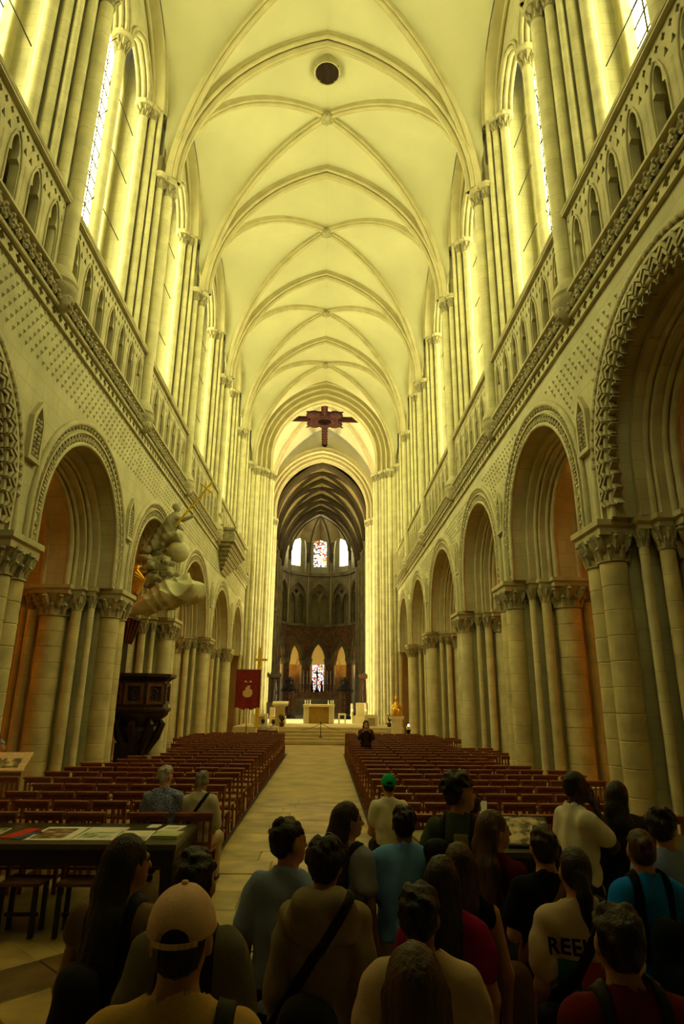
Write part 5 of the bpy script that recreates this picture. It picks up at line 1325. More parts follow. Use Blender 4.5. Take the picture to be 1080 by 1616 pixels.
for k in range(9):
    a = 2.2+k*.2; b.tube([(-.42+.1*math.cos(a), -.42, 1.2+.05*math.sin(a)), (-.42+.42*math.cos(a), -.46, 1.05+.5*math.sin(a)*-1+.1)], [.02, .05], 6)
b.build('gilded_shell', GOLD, sc_, 50)
d_ = Vector((1.13, -.35, 1.36)).normalized(); p0_ = Vector((-.2+.4, -.3, 2.85)); p1_ = p0_+d_*1.75
b = MB(); b.tube([p0_, p1_], .035, 6); b.build('staff', GOLDP, sc_, 40)
cr_ = p1_-d_*.28; sd_ = d_.cross(Vector((0, 1, 0))).normalized()
MB().tube([cr_-sd_*.26, cr_+sd_*.26], .035, 6).build('cross_bar', GOLDP, sc_, 40)
b = MB(); b.tube([(-.95, .3, .2), (-.95, .35, 2.6)], .1, 6); b.build('back_stay', MARBLE, sc_, 40)

# ------------------------------------------------------------------ people
SKIN = {'light': mat('light_skin', (.50, .27, .16), var=.08, rough=.55, bump=.03), 'tan': mat('tan_skin', (.36, .18, .10), var=.08, rough=.55, bump=.03), 'dark': mat('dark_skin', (.06, .03, .018), var=.1, rough=.5, bump=.03)}
HAIR = {}
def hairmat(n, c):
    if n not in HAIR: HAIR[n] = mat('hair_'+n, c, var=.5, scale=30, bump=.5, bscale=120, rough=.45, stretch=(1, 1, .12), spec=.4, coord='obj')
    return HAIR[n]
HC = {'black': (.008, .006, .005), 'darkbrown': (.02, .011, .006), 'brown': (.065, .032, .014), 'lightbrown': (.10, .052, .02), 'grey': (.30, .29, .24), 'white': (.55, .53, .46)}
CL = {}
def cloth(n, c, **k):
    if n not in CL: CL[n] = mat(n, c, **{**dict(var=.12, scale=7, bump=.2, bscale=160, rough=.9, spec=.1), **k})
    return CL[n]
EYE = mat('dark_eye', (.01, .008, .006), rough=.2, spec=.6, var=.05)
LIPS = mat('lips', (.30, .10, .08), var=.05)
SHOE = mat('dark_shoe', (.02, .018, .016), var=.2)
SHF = {}
def person(x, y, s, label, face=0, head=0, nod=0, shirt=None, sleeve=.55, hem=.50, bottoms=None, cutz=.05, hair='short', hc='black', skin='light', w=1.0,
           arms=('down', 'down'), seat=None, step=.0, hood=False, thin=False, res=.015, z0=0.0, dress=False, loose=.022, openback=False):
    """face: heading in degrees, 0 looks toward the altar, positive turns to the right"""
    root = empty('person', (x, y, z0), -math.radians(face)); tag(root, label, 'person')
    hr = -math.radians(head); nodr = math.radians(nod)
    w = w*.88; dz = 0.0
    if seat is not None: dz = seat+.075-.515*s
    U = lambda px, py, pz: (px*s, py*s, pz*s+dz)
    J = {}
    for sg in (-1, 1):
        J['sh', sg] = U(sg*.108*w, -.005, .793)
        mode = arms[0 if sg < 0 else 1]
        E_, H_ = {'down': ((sg*.135*w+sg*.012, -.02, .635), (sg*.138*w+sg*.008, .03, .485)),
                  'slight': ((sg*.15*w, -.03, .64), (sg*.13*w, .07, .51)),
                  'bent': ((sg*.14*w, -.02, .635), (sg*.08, .12, .62)),
                  'hold': ((sg*.13*w, .02, .64), (sg*.05, .15, .66)),
                  'face': ((sg*.12*w, .10, .70), (sg*.02, .09, .825)),
                  'photo': ((sg*.135*w, .08, .70), (sg*.035, .13, .845)),
                  'lap': ((sg*.14*w, .03, .63), (sg*.06, .15, .56)),
                  'strap': ((sg*.145*w, -.01, .66), (sg*.10, .08, .745))}[mode]
        J['el', sg] = U(*E_); J['wr', sg] = U(*H_)
        if seat is None:
            J['hip', sg] = U(sg*.05, 0, .515); J['kn', sg] = U(sg*.055, .015+sg*step*.5, .285); J['an', sg] = U(sg*.055, -.015+sg*step, .045); J['toe', sg] = U(sg*.065, .085+sg*step, .022)
        else:
            J['hip', sg] = (sg*.05*s, 0, seat+.085); J['kn', sg] = (sg*.075*s, .245*s, seat+.06); J['an', sg] = (sg*.07*s, .22*s, .08); J['toe', sg] = (sg*.075*s, .22*s+.15, .035)
    hc_ = np.array(U(0, .012, .928)); hx, hy, hz = hc_
    def hp(px, py, pz):                # point in the head's own frame
        py, pz = py*math.cos(nodr)+pz*math.sin(nodr), pz*math.cos(nodr)-py*math.sin(nodr)
        return (hx+s*(px*math.cos(hr)-py*math.sin(hr)), hy+s*(px*math.sin(hr)+py*math.cos(hr)), hz+s*pz)
    # ---- body: one continuous surface
    fine = [(2, hz-.15, hz+.16, .009), (0, hx-.11, hx+.11, .010), (1, hy-.13, hy+.13, .010)]
    if not thin:
        for sg in (-1, 1):
            q = J['wr', sg]; fine += [(2, q[2]-.20, q[2]+.06, .009)]+[(0, q[0]-.07, q[0]+.07, .009)]
    reach = max(.22*s, max(abs(J['wr', sg][1]) for sg in (-1, 1))+.22, (.5 if seat is not None else 0))
    lo = (-.30*s*w, -.24, -.01); hi = (.30*s*w, reach, s*1.03+dz)
    B = Field(lo, hi, res, fine)
    B.path([U(0, .0, .50), U(0, .005, .58), U(0, .0, .70), U(0, -.005, .77)], [.088*s*w, .078*s*w, .092*s*w, .085*s*w], .03, (1, 1.5, 1))
    B.cone(U(-.085*w, -.008, .793), U(.085*w, -.008, .793), .029*s, .029*s, .04)
    for sg in (-1, 1): B.cone(U(sg*.02, -.01, .835), U(sg*.09*w, -.008, .80), .022*s, .022*s, .03)
    B.path([U(0, -.012, .80), U(0, .0, .845), U(0, .006, .90)], [.040*s, .033*s, .031*s], .02)
    for sg in (-1, 1):
        B.path([J['sh', sg], J['el', sg], J['wr', sg]], [.029*s, .0225*s, .0150*s], .02)
        B.path([J['hip', sg], J['kn', sg], J['an', sg]], [.052*s, .034*s, .022*s], .025)
        B.cone(J['an', sg], J['toe', sg], .024*s, .018*s, .02)
        # hand: palm, four fingers, thumb
        wv = np.array(J['wr', sg]); fv = wv-np.array(J['el', sg]); fv = fv/np.linalg.norm(fv)
        side = np.array((0, 1.0, 0)) if abs(fv[1]) < .8 else np.array((-sg*1.0, 0, 0)); side = side-fv*(side@fv); side /= np.linalg.norm(side); nrm = np.cross(fv, side)*-sg
        pc = wv+fv*.045*s/1.7*1.7
        B.cone(wv, wv+fv*.08, .022, .026, .015); B.cone(wv+fv*.05+side*.02, wv+fv*.08-side*.02, .018, .018, .01)
        if not thin:
            for k, L in enumerate((.068, .078, .072, .056)):
                o = side*(.033-.022*k); p0 = wv+fv*.085+o; p1 = p0+fv*L*.55+nrm*.006+o*.12; p2 = p1+fv*L*.4+nrm*.022
                B.path([p0, p1, p2], [.0098, .009, .0078], .004)
            t0 = wv+fv*.035+side*.022; B.path([t0, t0+fv*.03+side*.03+nrm*.01, t0+fv*.062+side*.036+nrm*.02], [.013, .011, .0088], .008)
    # head: skull, face, jaw, nose, lips, ears
    B.ell(hp(0, -.006, .006), (.0435*s, .054*s, .060*s), .012, hr); B.ell(hp(0, .018, -.026), (.036*s, .038*s, .042*s), .02, hr); B.ell(hp(0, .036, -.052), (.02*s, .018*s, .014*s), .015, hr)
    B.cone(hp(0, .050, .004), hp(0, .064, -.018), .006*s, .0085*s, .008); B.cone(hp(-.010, .050, -.037), hp(.010, .050, -.037), .006*s, .006*s, .006)
    for sg in (-1, 1):
        B.ell(hp(sg*.045, -.004, -.008), (.006*s, .013*s, .019*s), .006, hr); B.cone(hp(sg*.008, .049, .012), hp(sg*.026, .042, .013), .006*s, .006*s, .008)
    inst('body', B.mesh('body', SKIN[skin]), root)
    b = MB()
    for sg in (-1, 1): b.ball(hp(sg*.0175, .0445, .003), .0075*s, 8, 6)
    b.build('eyes', EYE, root, 60)
    b = MB(); b.tube([hp(-.013, .0535, -.0375), hp(0, .0575, -.0365), hp(.013, .0535, -.0375)], [.002*s, .0045*s, .002*s], 6); b.build('lips', LIPS, root, 60)
    # ---- shirt
    if shirt:
        S = Field((lo[0]-.03, lo[1]-.03, hem*s+dz-.1), (hi[0]+.03, hi[1]+.03, .90*s+dz), res*.95)
        e = loose
        S.path([U(0, .0, hem-.02), U(0, .005, .58), U(0, .0, .70), U(0, -.005, .765)], [.090*s*w+e*1.3, .080*s*w+e*1.1, .090*s*w+e*.8, .080*s*w+e*.5], .03, (1, 1.42, 1))
        S.cone(U(-.088*w, -.008, .793), U(.088*w, -.008, .793), .030*s+e*.35, .030*s+e*.35, .04)
        for sg in (-1, 1): S.cone(U(sg*.02, -.01, .833), U(sg*.09*w, -.008, .802), .024*s, .024*s+e*.2, .03)
        S.cone(U(0, -.012, .80), U(0, -.006, .842), .045*s, .041*s, .02)
        for sg in (-1, 1):
            a, c, d = (np.array(J[k, sg]) for k in ('sh', 'el', 'wr'))
            if sleeve <= 0: continue
            if sleeve <= 1: S.cone(a, a+(c-a)*sleeve, .030*s+e*.4, .028*s+e*.8, .025)
            else: S.cone(a, c, .031*s+e*.4, .027*s+e*.55, .025); S.cone(c, c+(d-c)*(sleeve-1), .027*s+e*.55, .021*s+e*.4, .02)
        if hood:
            S.path([U(-.065, -.045, .80), U(-.045, -.075, .845), U(.045, -.075, .845), U(.065, -.045, .80)], [.035*s, .034*s, .034*s, .035*s], .03); S.ell(U(0, -.075, .80), (.075*s, .035*s, .055*s), .03)
        ph = random.uniform(0, 6)
        S.warp(lambda X, Y, Z: -.009+.0075*np.sin(X*42+Z*17+2*np.sin(Z*9+ph)+ph)*np.sin(Z*13-X*9+ph*2)+.0085*np.sin(Z*44+26*np.abs(X)+2*np.sin(X*13+ph)+ph)*np.clip((.70*s+dz-Z)/.25, 0, 1)+.010*np.abs(np.sin(X*24+Y*17+np.sin(Z*8+ph)))*np.clip((.76*s+dz-Z)/.3, 0, 1))
        neck = U(0, .012, .865)
        S.cut(lambda X, Y, Z: hem*s+dz-Z); S.ell((neck[0], neck[1], neck[2]), (.048*s, .052*s, .055*s), 0, None, 'd')
        if openback: S.ell(U(.01, -.085, .70), (.055*s, .07*s, .085*s), 0, None, 'd')
        SHF[root.name] = (S, s, dz, w)
        sh = inst('shirt', S.mesh('shirt', shirt), root)
    # ---- trousers, shorts or skirt
    if bottoms:
        zmin = cutz*s if seat is None else .10
        T = Field((lo[0]-.02, lo[1]-.12, -.01), (hi[0]+.02, max(hi[1], .35), .60*s+dz+.05), res*1.05)
        T.path([U(0, .0, .505), U(0, .003, .57)], [.094*s*w, .086*s*w], .03, (1, 1.42, 1))
        for sg in (-1, 1):
            if dress: T.path([U(sg*.03, 0, .52), U(sg*.045, 0, .30), U(sg*.05, 0, .06)], [.075*s, .09*s, .10*s], .05)
            else: T.path([J['hip', sg], J['kn', sg], J['an', sg]], [.060*s, .048*s, .040*s], .02)
        T.warp(lambda X, Y, Z: .004*np.sin(Z*21+X*15)*np.sin(Y*18+Z*7))
        T.cut(lambda X, Y, Z: np.maximum(zmin-Z, Z-(.575*s+dz)))
        inst('skirt' if dress else ('shorts' if cutz > .2 else 'trousers'), T.mesh('trousers', bottoms), root)
    for sg in (-1, 1):
        a, t = np.array(J['an', sg]), np.array(J['toe', sg])
        if True:
            q = Field(np.minimum(a, t)-.09, np.maximum(a, t)+.09, .02); q.cone(a-(0, .03, .03), t+(0, .02, .0), .045, .036, .02); q.cut(lambda X, Y, Z: np.maximum(.004-Z, Z-.11)); me = q.mesh('shoe', SHOE)
            if me: inst('shoe', me, root)
    # ---- hair
    if hair:
        hm = hairmat(hc, HC[hc]); long = hair in ('long', 'verylong', 'bob')
        low = {'long': .62, 'verylong': .60, 'bob': .80, 'pony': .72}.get(hair, .83)
        Hh = Field((hx-.24, hy-.27, low*s+dz-.06), (hx+.24, hy+.22, hz+.20), .011)
        Hh.ell(hp(0, -.010, .012), (.0475*s, .058*s, .0595*s), .012, hr)
        if hair in ('curly', 'short', 'shortold'):
            for k in range(60 if hair == 'curly' else 34):
                a = random.uniform(0, 6.28); t = random.uniform(-.1, 1); rr = math.sqrt(max(0, 1-t*t*.8)); Hh.ell(hp((.046 if hair == 'curly' else .041)*rr*math.cos(a), -.012+(.055 if hair == 'curly' else .050)*rr*math.sin(a), .014+(.056 if hair == 'curly' else .051)*t), (.0135*s, .0135*s, .0135*s), .008)
        if hair == 'buzz': Hh.F += .006
        if hair in ('short', 'curly', 'buzz', 'bun', 'pony', 'shortold'):
            Hh.ell(hp(0, -.034, -.016), (.037*s, .026*s, .028*s), .015, hr)
        if long:
            Hh.path([hp(0, -.03, .0), hp(0, -.045, -.06), (hx*1+0, hy-.075*s*math.cos(hr), .80*s+dz)], [.046*s, .047*s, .046*s], .03, (1, 1.2, 1))
            if hair != 'bob': Hh.path([(hx, hy-.07*s, .80*s+dz), (hx, hy-.085*s, .72*s+dz), (hx, hy-.08*s, (low+.02)*s+dz)], [.048*s, .047*s, .03*s], .03, (1, 1.6, 1))
            for sg in (-1, 1): Hh.path([hp(sg*.041, -.022, .0), hp(sg*.040, -.036, -.055), hp(sg*.040, -.05, -.10)], [.016*s, .018*s, .018*s], .02)
        if hair == 'bun': Hh.ell(hp(0, -.066, .028), (.026*s, .024*s, .026*s), .008)
        if hair == 'pony': Hh.path([hp(0, -.06, .0), hp(0.005, -.075, -.05), hp(.01, -.07, -.15)], [.02*s, .024*s, .012*s], .01)
        # strands
        Hh.warp(lambda X, Y, Z: .0022*np.sin(np.arctan2(Y-hy, X-hx)*26+np.sin(Z*22)*1.5)+(.003*np.sin(X*90+Z*40)*np.sin(Y*80+Z*60) if hair in ('short', 'curly') else 0))
        # keep the face free
        fx, fy, fz = hp(0, .070, -.022); Hh.ell((fx, fy, fz), (.040*s, .046*s, .056*s), 0, hr, 'd')
        if not long:
            n = np.array(hp(0, 1, 0))-np.array(hp(0, 0, 0)); n /= np.linalg.norm(n)
            Hh.cut(lambda X, Y, Z: np.minimum(((X-hx)*n[0]+(Y-hy)*n[1])-(-.012*s), (hz+.022*s)-Z))
        inst('hair', Hh.mesh('hair', hm), root)
    root['_top'] = hz
    return root, J, hp, U
def cap(root, hp, s, m, name='baseball_cap', back=True, strap=True):
    """cap worn by a person"""
    c = hp(0, -.008, .02); n = 16
    F = Field((c[0]-.2, c[1]-.25, c[2]-.1), (c[0]+.2, c[1]+.25, c[2]+.2), .009)
    F.ell(c, (.053*s, .063*s, .062*s), .01); F.cut(lambda X, Y, Z: (c[2]-.012*s)-Z-.0*(Y-c[1]))
    F.ell((c[0], c[1]-.062*s, c[2]-.006*s), (.024*s, .03*s, .020*s), 0, None, 'd')
    F.warp(lambda X, Y, Z: .0012*np.sin(np.arctan2(Y-c[1], X-c[0])*6)*np.clip((Z-c[2])/.05, 0, 1))
    o = inst(name, F.mesh(name, m), None); return o, c
# ---- the visitors, nearest last
def band(P, name, parent, m, fn, t=.010):
    """a strip lying on the shirt of person P"""
    S, s, dz, w = SHF[P.name]; G = Field((0, 0, 0), (.01, .01, .01), .01); G.ax = S.ax
    X, Y, Z = np.meshgrid(*S.ax, indexing='ij'); G.F = np.maximum(np.maximum(S.F-t, -S.F-.02), fn(X, Y, (Z-dz)/s, s, w))
    me = G.mesh(name, m)
    if me: inst(name, me, parent)
def backpack(R, label, m=BLACKC, zc=.66, big=1.0, side=0.0):
    P = R[0]; S, s, dz, w = SHF[P.name]
    o = empty('backpack', P.location, P.rotation_euler[2]); tag(o, label, 'bag')
    yb = -.108*s*.62-.03
    F = Field((-.30, yb-.34, .36*s), (.30, yb+.1, .88*s), .013)
    F.path([(side, yb-.07, (zc-.10)*s), (side, yb-.06, (zc+.06)*s)], [.125*big, .105*big], .02, (1, 1.35, 1)); F.path([(side, yb-.14, (zc-.10)*s), (side, yb-.13, (zc-.03)*s)], [.075*big, .065*big], .03)
    F.warp(lambda X, Y, Z: .004*np.sin(X*30+Z*22))
    inst('bag_body', F.mesh('bag_body', m), o)
    for sg in (-1, 1): band(P, 'shoulder_strap', o, m, lambda X, Y, Z, s, w: np.maximum(np.abs(X-sg*.062*s*w-sg*.0*Z)-.021, (.60-Z)*s))
    return o
def crossbody(R, label, sg=1, m=BLACKC, low=.55, bagc=(.0, -.2), r=.10, wid=.022):
    """strap from the shoulder on side sg down across the body to the opposite hip"""
    P = R[0]; S, s, dz, w = SHF[P.name]
    o = empty('shoulder_bag', P.location, P.rotation_euler[2]); tag(o, label, 'bag')
    ang = math.atan2(.26, .17)
    band(P, 'strap', o, m, lambda X, Y, Z, s, w: np.maximum(np.abs((X-sg*.05*s)*math.sin(ang)-sg*(Z-.83)*s*math.cos(ang))-wid, (low-Z)*s), .013)
    if r:
        F = Field((-.45, -.45, (low-.2)*s+dz), (.45, .2, (low+.16)*s+dz), .013)
        F.path([(bagc[0]*s, bagc[1], (low-.06)*s+dz), (bagc[0]*s, bagc[1], (low+.04)*s+dz)], [r, r*.9], .02, (1, 1.5, 1)); F.warp(lambda X, Y, Z: .004*np.sin(X*28+Z*20))
        inst('bag_body', F.mesh('bag_body', m), o)
    return o

BLUEGREY = cloth('blue_grey_cotton', (.28, .38, .70)); LBLUE = cloth('light_blue_cotton', (.18, .42, .95)); GREYT = cloth('grey_cotton', (.16, .15, .12)); TAN = cloth('tan_cotton', (.20, .13, .07)); YTAN = cloth('ochre_cotton', (.55, .34, .10))
HOODIE = cloth('beige_sweatshirt', (.30, .24, .16)); PALEGREY = cloth('pale_grey_cotton', (.34, .36, .46)); KHAKI = cloth('khaki_cotton', (.48, .40, .26)); JEANS = cloth('blue_denim', (.12, .16, .36)); DKJEANS = cloth('dark_denim', (.018, .02, .03))
WINE = cloth('wine_red_knit', (.10, .008, .014)); MAGENTA = cloth('magenta_cotton', (.30, .008, .06)); CREAMT = cloth('cream_cotton', (.62, .46, .32)); WHITET = cloth('white_cotton', (.72, .70, .52)); COAT = cloth('dark_grey_wool', (.035, .035, .035))
BLUET = cloth('bright_blue_cotton', (.01, .22, .95)); NAVY = cloth('navy_cotton', (.010, .012, .016)); DRED = cloth('dark_red_cotton', (.12, .008, .010)); OLIVE = cloth('grey_green_cotton', (.07, .09, .06)); CHECK = cloth('checked_blue_shirt', (.30, .36, .60), scale=60, var=.6); CARD = cloth('off_white_cardigan', (.55, .52, .40)); BLK = cloth('black_cotton', (.008, .008, .008)); GREENC = cloth('bright_green_cap', (.01, .32, .10)); PEACH = cloth('peach_cap_cotton', (.80, .52, .36)); LBSHIRT = cloth('pale_blue_shirt', (.26, .34, .60))

# far and seated figures
LAST = person(1.510, 19.200, 1.630, 'woman in dark dress photographing the vault among the right-hand chairs', shirt=cloth('dark_brown_knit', (.05, .022, .014)), sleeve=1.5, bottoms=BLK, dress=True, hair='long', hc='brown', arms=('photo', 'photo'), thin=True, res=.022, face=180, hem=.47)
crossbody(LAST, 'small dark bag slung on the woman photographing', -1, r=.07, low=.5)
LAST = person(-2.420, 29.100, 1.680, 'left one of the two pale-clad sitters far off near the banner', shirt=CARD, bottoms=BLK, hair='short', hc='black', seat=.45, arms=('lap', 'lap'), thin=True, res=.025)
LAST = person(-1.920, 28.600, 1.660, 'right one of the two pale-clad sitters far off near the banner', shirt=WHITET, bottoms=BLK, hair='short', hc='brown', seat=.45, arms=('lap', 'lap'), thin=True, res=.025)
for xx, yy, lab in ((-2.42, 28.95, 'left'), (-1.92, 28.45, 'right')):
    tag(inst('rush_chair', CHM, None, (xx, yy, 0)), 'red-brown chair under the %s far sitter near the banner' % lab, 'chair')
LAST = person(-6.350, 13.700, 1.700, 'seated person half hidden behind the information stand', shirt=WHITET, bottoms=BLK, hair='short', hc='grey', seat=.45, arms=('hold', 'hold'), thin=True, res=.022, face=60)
tag(inst('rush_chair', CHM, None, (-6.42, 13.66, 0), (0, 0, -1.05)), 'chair behind the information stand at the left edge', 'chair')
LAST = person(-1.700, 8.420, 1.780, 'white-haired man in a checked shirt leaning toward his neighbour', shirt=CHECK, sleeve=1.7, bottoms=DKJEANS, hair='shortold', hc='white', seat=.45, arms=('lap', 'lap'), head=35, nod=18, res=.018, w=1.08, face=-8)
LAST = person(-1.240, 8.420, 1.660, 'grey-haired woman in an off-white cardigan with a black strap', shirt=CARD, sleeve=1.8, bottoms=KHAKI, hair='shortold', hc='grey', seat=.45, arms=('lap', 'lap'), nod=16, res=.018, face=6)
crossbody(LAST, 'black strap bag across the off-white cardigan', 1, low=.64, r=0)
LAST = person(1.050, 7.950, 1.700, 'sitting man in white T-shirt and bright green cap by the right chairs', shirt=WHITET, bottoms=BLK, hair='buzz', hc='black', seat=.45, arms=('lap', 'lap'), nod=10, res=.018)
gcap = empty('baseball_cap', (1.05, 7.95, 0)); tag(gcap, 'bright green cap on the sitting man by the right chairs', 'cap')
def capmesh(par, s, seat, m, head=0):
    dz = 0 if seat is None else seat+.075-.515*s
    cz = (.928+.02)*s+dz; cy = .004*s; hr = -math.radians(head)
    F = Field((-.16, -.17, cz-.07), (.16, .17, cz+.14), .008)
    F.ell((0, cy, cz), (.054*s, .064*s, .060*s), .01, hr); F.cut(lambda X, Y, Z: (cz-.010*s)-Z)
    bx, by = .064*s*math.sin(hr)*-1*-1, -.064*s*math.cos(hr)
    F.ell((bx, cy+by, cz-.008*s), (.026*s, .03*s, .019*s), 0, hr, 'd')
    F.warp(lambda X, Y, Z: .0022*np.abs(np.sin(np.arctan2(Y-cy, X)*3))*np.clip((Z-cz)/.04, 0, 1))
    inst('cap_crown', F.mesh('cap_crown', m), par)
    inst('cap_button', MB().ball((0, cy, cz+.061*s), (.011, .011, .006), 8, 5).mesh('cap_button', m, 60), par)
    b = MB(); n = 10; rows = []
    for i in range(n+1):
        a = -PI*.30+PI*.60*i/n+hr; r0_ = .060*s; r1_ = r0_+.075*math.cos((i/n-.5)*PI*.9)
        rows.append(((r0_*math.sin(-a)*.9, cy+r0_*math.cos(a), cz-.004*s), (r1_*math.sin(-a)*.9, cy+r1_*math.cos(a), cz-.018*s)))
    V = [p for q in rows for p in q]+[(p[0], p[1], p[2]+.006) for q in rows for p in q]; k = 2*(n+1)
    b.add(V, [(2*i, 2*i+1, 2*i+3, 2*i+2) for i in range(n)]+[(k+2*i, k+2*i+2, k+2*i+3, k+2*i+1) for i in range(n)]+[(2*i+1, k+2*i+1, k+2*i+3, 2*i+3) for i in range(n)])
    b.build('visor', m, par, 50)
    b = MB(); ba = [(.052*s*math.sin(t), cy-.066*s*math.cos(t), cz-.010*s) for t in np.linspace(-.75, .75, 9)]
    if head == 0:
        for i in range(8): b.cbox((np.array(ba[i])+np.array(ba[i+1]))/2, (.016, .003, .013), math.atan2(ba[i+1][1]-ba[i][1], ba[i+1][0]-ba[i][0]))
        b.build('cap_strap', m, par, 0)
capmesh(gcap, 1.70, .45, GREENC)
LAST = person(1.720, 6.550, 1.700, 'person in black bending over the right table holding a white paper', shirt=BLK, sleeve=1.8, bottoms=BLK, hair='short', hc='black', arms=('hold', 'hold'), seat=.44, res=.018, face=20, nod=20)
tag(inst('wooden_stool', MB().box(-.2, .2, -.16, .16, .40, .44).box(-.18, -.14, -.14, -.1, 0, .4).box(.14, .18, -.14, -.1, 0, .4).box(-.18, -.14, .1, .14, 0, .4).box(.14, .18, .1, .14, 0, .4).mesh('wooden_stool', WOOD_MID, 0), None, (1.72, 6.55, 0), (0, 0, -.35)), 'dark stool under the person in black at the right table', 'stool')
tag(MB().cbox((1.83, 6.86, 1.10), (.21, .004, .28), -.3, -.6).build('white_paper', WHITE, None, 0), 'white sheet held by the person in black', 'paper')

# standing visitors
LAST = person(2.213, 5.150, 1.695, 'man in white T-shirt raising a hand to his face', shirt=WHITET, sleeve=.62, bottoms=DKJEANS, hair='buzz', hc='black', skin='dark', face=78, head=6, arms=('down', 'face'), w=1.0, loose=0.024, res=.013)
LAST = person(2.602, 5.261, 1.606, 'woman with wavy dark hair in a dark grey coat beside the right pier', shirt=COAT, sleeve=1.9, hem=.42, bottoms=COAT, hair='long', hc='black', face=15, head=35, res=.013, w=1.05, loose=.03, arms=('slight', 'bent'))
LAST = person(2.357, 4.129, 1.578, 'boy with thick black hair in a pale blue shirt at the right edge', shirt=LBSHIRT, sleeve=.6, bottoms=DKJEANS, hair='curly', hc='black', face=10, head=35, res=.013)
LAST = person(2.024, 3.741, 1.534, 'woman with a bun in a bright blue T-shirt', shirt=BLUET, sleeve=.5, bottoms=DKJEANS, hair='bun', hc='brown', face=0, head=8, res=.013, arms=('slight', 'slight'))
backpack(LAST, 'dark backpack on the woman in bright blue', zc=.63, big=.95, m=cloth('dark_olive_canvas', (.012, .014, .010)))
LAST = person(1.492, 3.763, 1.540, 'short-haired person in a navy T-shirt with a tan strap', shirt=NAVY, sleeve=.6, bottoms=BLK, hair='short', hc='darkbrown', face=5, res=.013, arms=('strap', 'slight'))
crossbody(LAST, 'tan shoulder bag crossing the navy T-shirt', 1, m=cloth('tan_leather', (.20, .11, .04)), low=.50, bagc=(-.13, -.06), r=.09)
LAST = person(1.170, 4.451, 1.739, 'tall curly-haired man in a grey-green T-shirt looking right', shirt=OLIVE, sleeve=.6, bottoms=BLK, hair='curly', hc='darkbrown', face=25, head=50, res=.013, w=1.04)
band(LAST[0], 'yellow_print', LAST[0], cloth('yellow_print', (.45, .42, .03)), lambda X, Y, Z, s, w: np.maximum(np.maximum(np.abs(X-.03)-.05, np.abs(Z-.775)*s-.04), Y+.02), .004)
backpack(LAST, 'dark backpack hung low on the curly-haired man', zc=.68, big=.85, side=-.10)
LAST = person(1.292, 4.085, 1.573, 'woman with long brown hair in a wine-red open-back top and jeans', shirt=WINE, sleeve=.35, hem=.60, bottoms=JEANS, hair='verylong', hc='lightbrown', face=42, head=35, res=.012, loose=.012, openback=True, w=.94, step=.05)
LAST = person(0.426, 4.440, 1.562, 'woman with long dark hair in a pale grey T-shirt looking right', shirt=PALEGREY, sleeve=.6, bottoms=BLK, hair='verylong', hc='darkbrown', face=35, head=40, res=.013, w=.95)
crossbody(LAST, 'black bag on the shoulder of the woman in pale grey', 1, low=.60, bagc=(.10, -.12), r=.09)
LAST = person(0.792, 4.385, 1.545, 'man in light blue T-shirt and khaki trousers seen from behind', shirt=LBLUE, sleeve=.62, hem=0.52, bottoms=KHAKI, hair='short', hc='black', skin='tan', face=6, head=0, res=.012, w=1.14, loose=.032)
LAST = person(0.093, 3.563, 1.606, 'boy in blue-grey T-shirt and black shorts turning his head right', shirt=BLUEGREY, sleeve=.6, hem=0.49, bottoms=BLK, cutz=.27, hair='short', hc='darkbrown', face=12, head=42, res=.012, loose=.035, w=.97, step=.03)
LAST = person(0.959, 3.474, 1.517, 'brown-haired woman with bare shoulders behind the magenta top', shirt=BLK, sleeve=0, hem=.5, bottoms=DKJEANS, hair='long', hc='brown', face=10, head=0, res=.013, loose=.01)
LAST = person(0.826, 3.219, 1.512, 'woman with big dark hair in a magenta top', shirt=MAGENTA, sleeve=.5, bottoms=BLK, hair='verylong', hc='black', face=5, head=10, res=.012)
LAST = person(0.282, 3.186, 1.589, 'person in a beige hooded sweatshirt with messy dark hair', shirt=HOODIE, sleeve=1.9, hem=0.49, bottoms=BLK, hair='curly', hc='black', face=4, head=6, hood=True, res=.011, loose=0.03, w=0.93)
crossbody(LAST, 'black shoulder bag across the beige sweatshirt', 1, low=.54, bagc=(-.03, -.22), r=.15)
LAST = person(1.480, 3.286, 1.534, 'person in a cream printed T-shirt with ponytail and black shoulder bag', shirt=CREAMT, sleeve=.62, hem=0.51, bottoms=BLK, hair='pony', hc='black', face=2, head=5, res=.011, loose=.034, w=1.05); rl = LAST[0]
crossbody(LAST, 'black bag strap crossing the cream printed T-shirt', 1, low=.53, bagc=(-.12, -.10), r=.08)
LAST = person(-0.584, 3.041, 1.628, 'woman with black shoulder-length hair in a tan top at the left', shirt=TAN, sleeve=.2, hem=.5, bottoms=BLK, hair='long', hc='black', face=20, head=25, skin='tan', res=.012, loose=.02, w=1.08)
backpack(LAST, 'black backpack on the woman in the tan top', zc=.62, big=.95, side=-.02)
LAST = person(-0.218, 2.686, 1.639, 'black-haired person in a grey T-shirt behind the man with the cap', shirt=GREYT, sleeve=.7, hem=0.51, bottoms=BLK, hair='short', hc='black', face=0, head=10, res=.011, loose=.035, w=0.92)
backpack(LAST, 'black backpack on the person in the grey T-shirt', zc=.62, big=.95, side=-.06)
LAST = person(0.637, 2.642, 1.534, 'short black-haired person in a cream T-shirt', shirt=CREAMT, sleeve=.62, hem=0.51, bottoms=DKJEANS, hair='short', hc='black', face=0, head=12, skin='tan', res=.011, loose=.035, w=1.05)
LAST = person(1.24, 2.3, 1.565, 'person with short brown hair in a dark red T-shirt at the front right', shirt=DRED, sleeve=.62, hem=0.51, bottoms=DKJEANS, hair='short', hc='darkbrown', face=0, head=5, skin='tan', res=.011, loose=.03, w=1.05)
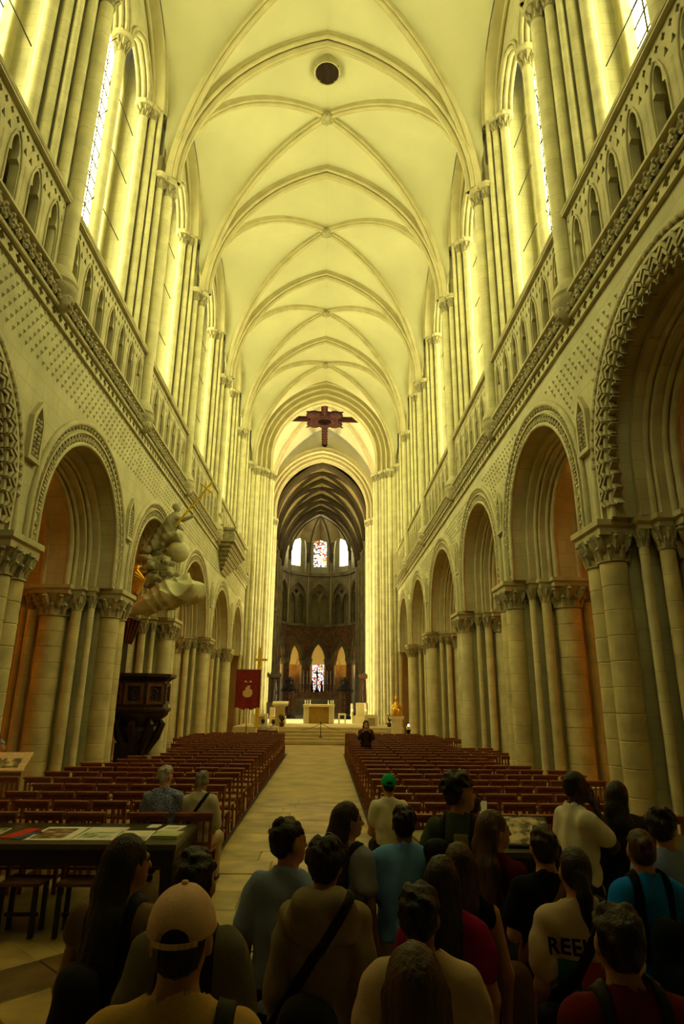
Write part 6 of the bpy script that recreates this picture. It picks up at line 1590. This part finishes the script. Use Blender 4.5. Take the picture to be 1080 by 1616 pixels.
backpack(LAST, 'black backpack strapped over the dark red T-shirt', zc=.60, big=.9)
LAST = person(.515, 1.90, 1.585, 'person with long straight brown hair in the very front', shirt=BLK, sleeve=.6, hem=0.51, bottoms=DKJEANS, hair='long', hc='brown', face=0, head=0, res=.011, w=.95)
LAST = person(-.112, 1.95, 1.695, 'man in ochre T-shirt wearing a peach cap in the front left', shirt=YTAN, sleeve=.62, hem=0.51, bottoms=DKJEANS, hair='buzz', hc='black', face=0, head=0, skin='light', res=.010, loose=.03, w=1.08)
pcap = empty('baseball_cap', (-.112, 1.95, 0)); tag(pcap, 'peach baseball cap worn by the man in the ochre T-shirt', 'cap')
capmesh(pcap, 1.695, None, PEACH)
o = empty('shoulder_bag', LAST[0].location); tag(o, 'black shoulder strap on the man in the ochre T-shirt', 'bag')
band(LAST[0], 'strap', o, BLACKC, lambda X, Y, Z, s, w: np.maximum(np.abs(X-.085*s*w)-.024, (.60-Z)*s), .012)

# print on the back of the cream T-shirt
shm = [c for c in rl.children if c.name.startswith('shirt')][0]
bv = BVHTree.FromPolygons([v.co for v in shm.data.vertices], [tuple(p.vertices) for p in shm.data.polygons])
def project(mb, name, m, off=.006):
    out = MB(); good = []
    for v in mb.v:
        h = bv.ray_cast(Vector((v[0], -1.0, v[2])), Vector((0, 1, 0)))
        out.v.append((v[0], (h[0].y if h[0] else -.1)-off, v[2]))
    out.f = mb.f; out.build(name, m, rl, 0)
def gridrect(x0, x1, z0, z1, n=8):
    b = MB(); v = [(x0+(x1-x0)*i/n, 0, z0+(z1-z0)*j/n) for j in range(n+1) for i in range(n+1)]
    b.add(v, [(j*(n+1)+i, j*(n+1)+i+1, (j+1)*(n+1)+i+1, (j+1)*(n+1)+i) for j in range(n) for i in range(n)]); return b
zt = SHF[rl.name][1]*.75
project(gridrect(-.15, -.06, zt-.16, zt-.05), 'print_block', cloth('green_print', (.03, .14, .08))); project(gridrect(-.055, .03, zt-.16, zt-.05), 'print_block', cloth('red_print', (.45, .06, .05))); project(gridrect(.035, .14, zt-.16, zt-.05), 'print_block', cloth('pink_print', (.40, .09, .20)))
project(gridrect(-.08, .02, zt-.40, zt-.17), 'print_block', cloth('dark_teal_print', (.02, .06, .045))); project(gridrect(.03, .15, zt-.40, zt-.17), 'print_block', cloth('deep_green_print', (.03, .10, .07)))
cu = bpy.data.curves.new('lettering', 'FONT'); cu.body = 'REEL LIFE'; cu.size = .088; cu.align_x = 'CENTER'; cu.space_character = 1.05; cu.offset = .0022; cu.resolution_u = 2
to = bpy.data.objects.new('lettering_source', cu); col.objects.link(to); bpy.context.view_layer.update()
tm = bpy.data.meshes.new_from_object(to.evaluated_get(bpy.context.evaluated_depsgraph_get())); col.objects.unlink(to); bpy.data.objects.remove(to)
b = MB(); b.v = [(v.co.x, 0, zt-.03+v.co.y) for v in tm.vertices]; b.f = [tuple(p.vertices) for p in tm.polygons]
project(b, 'lettering', BLK, .008)
# yellow print on the grey-green T-shirt
for o in list(bpy.data.objects):
    if '_top' in o.keys(): del o['_top']
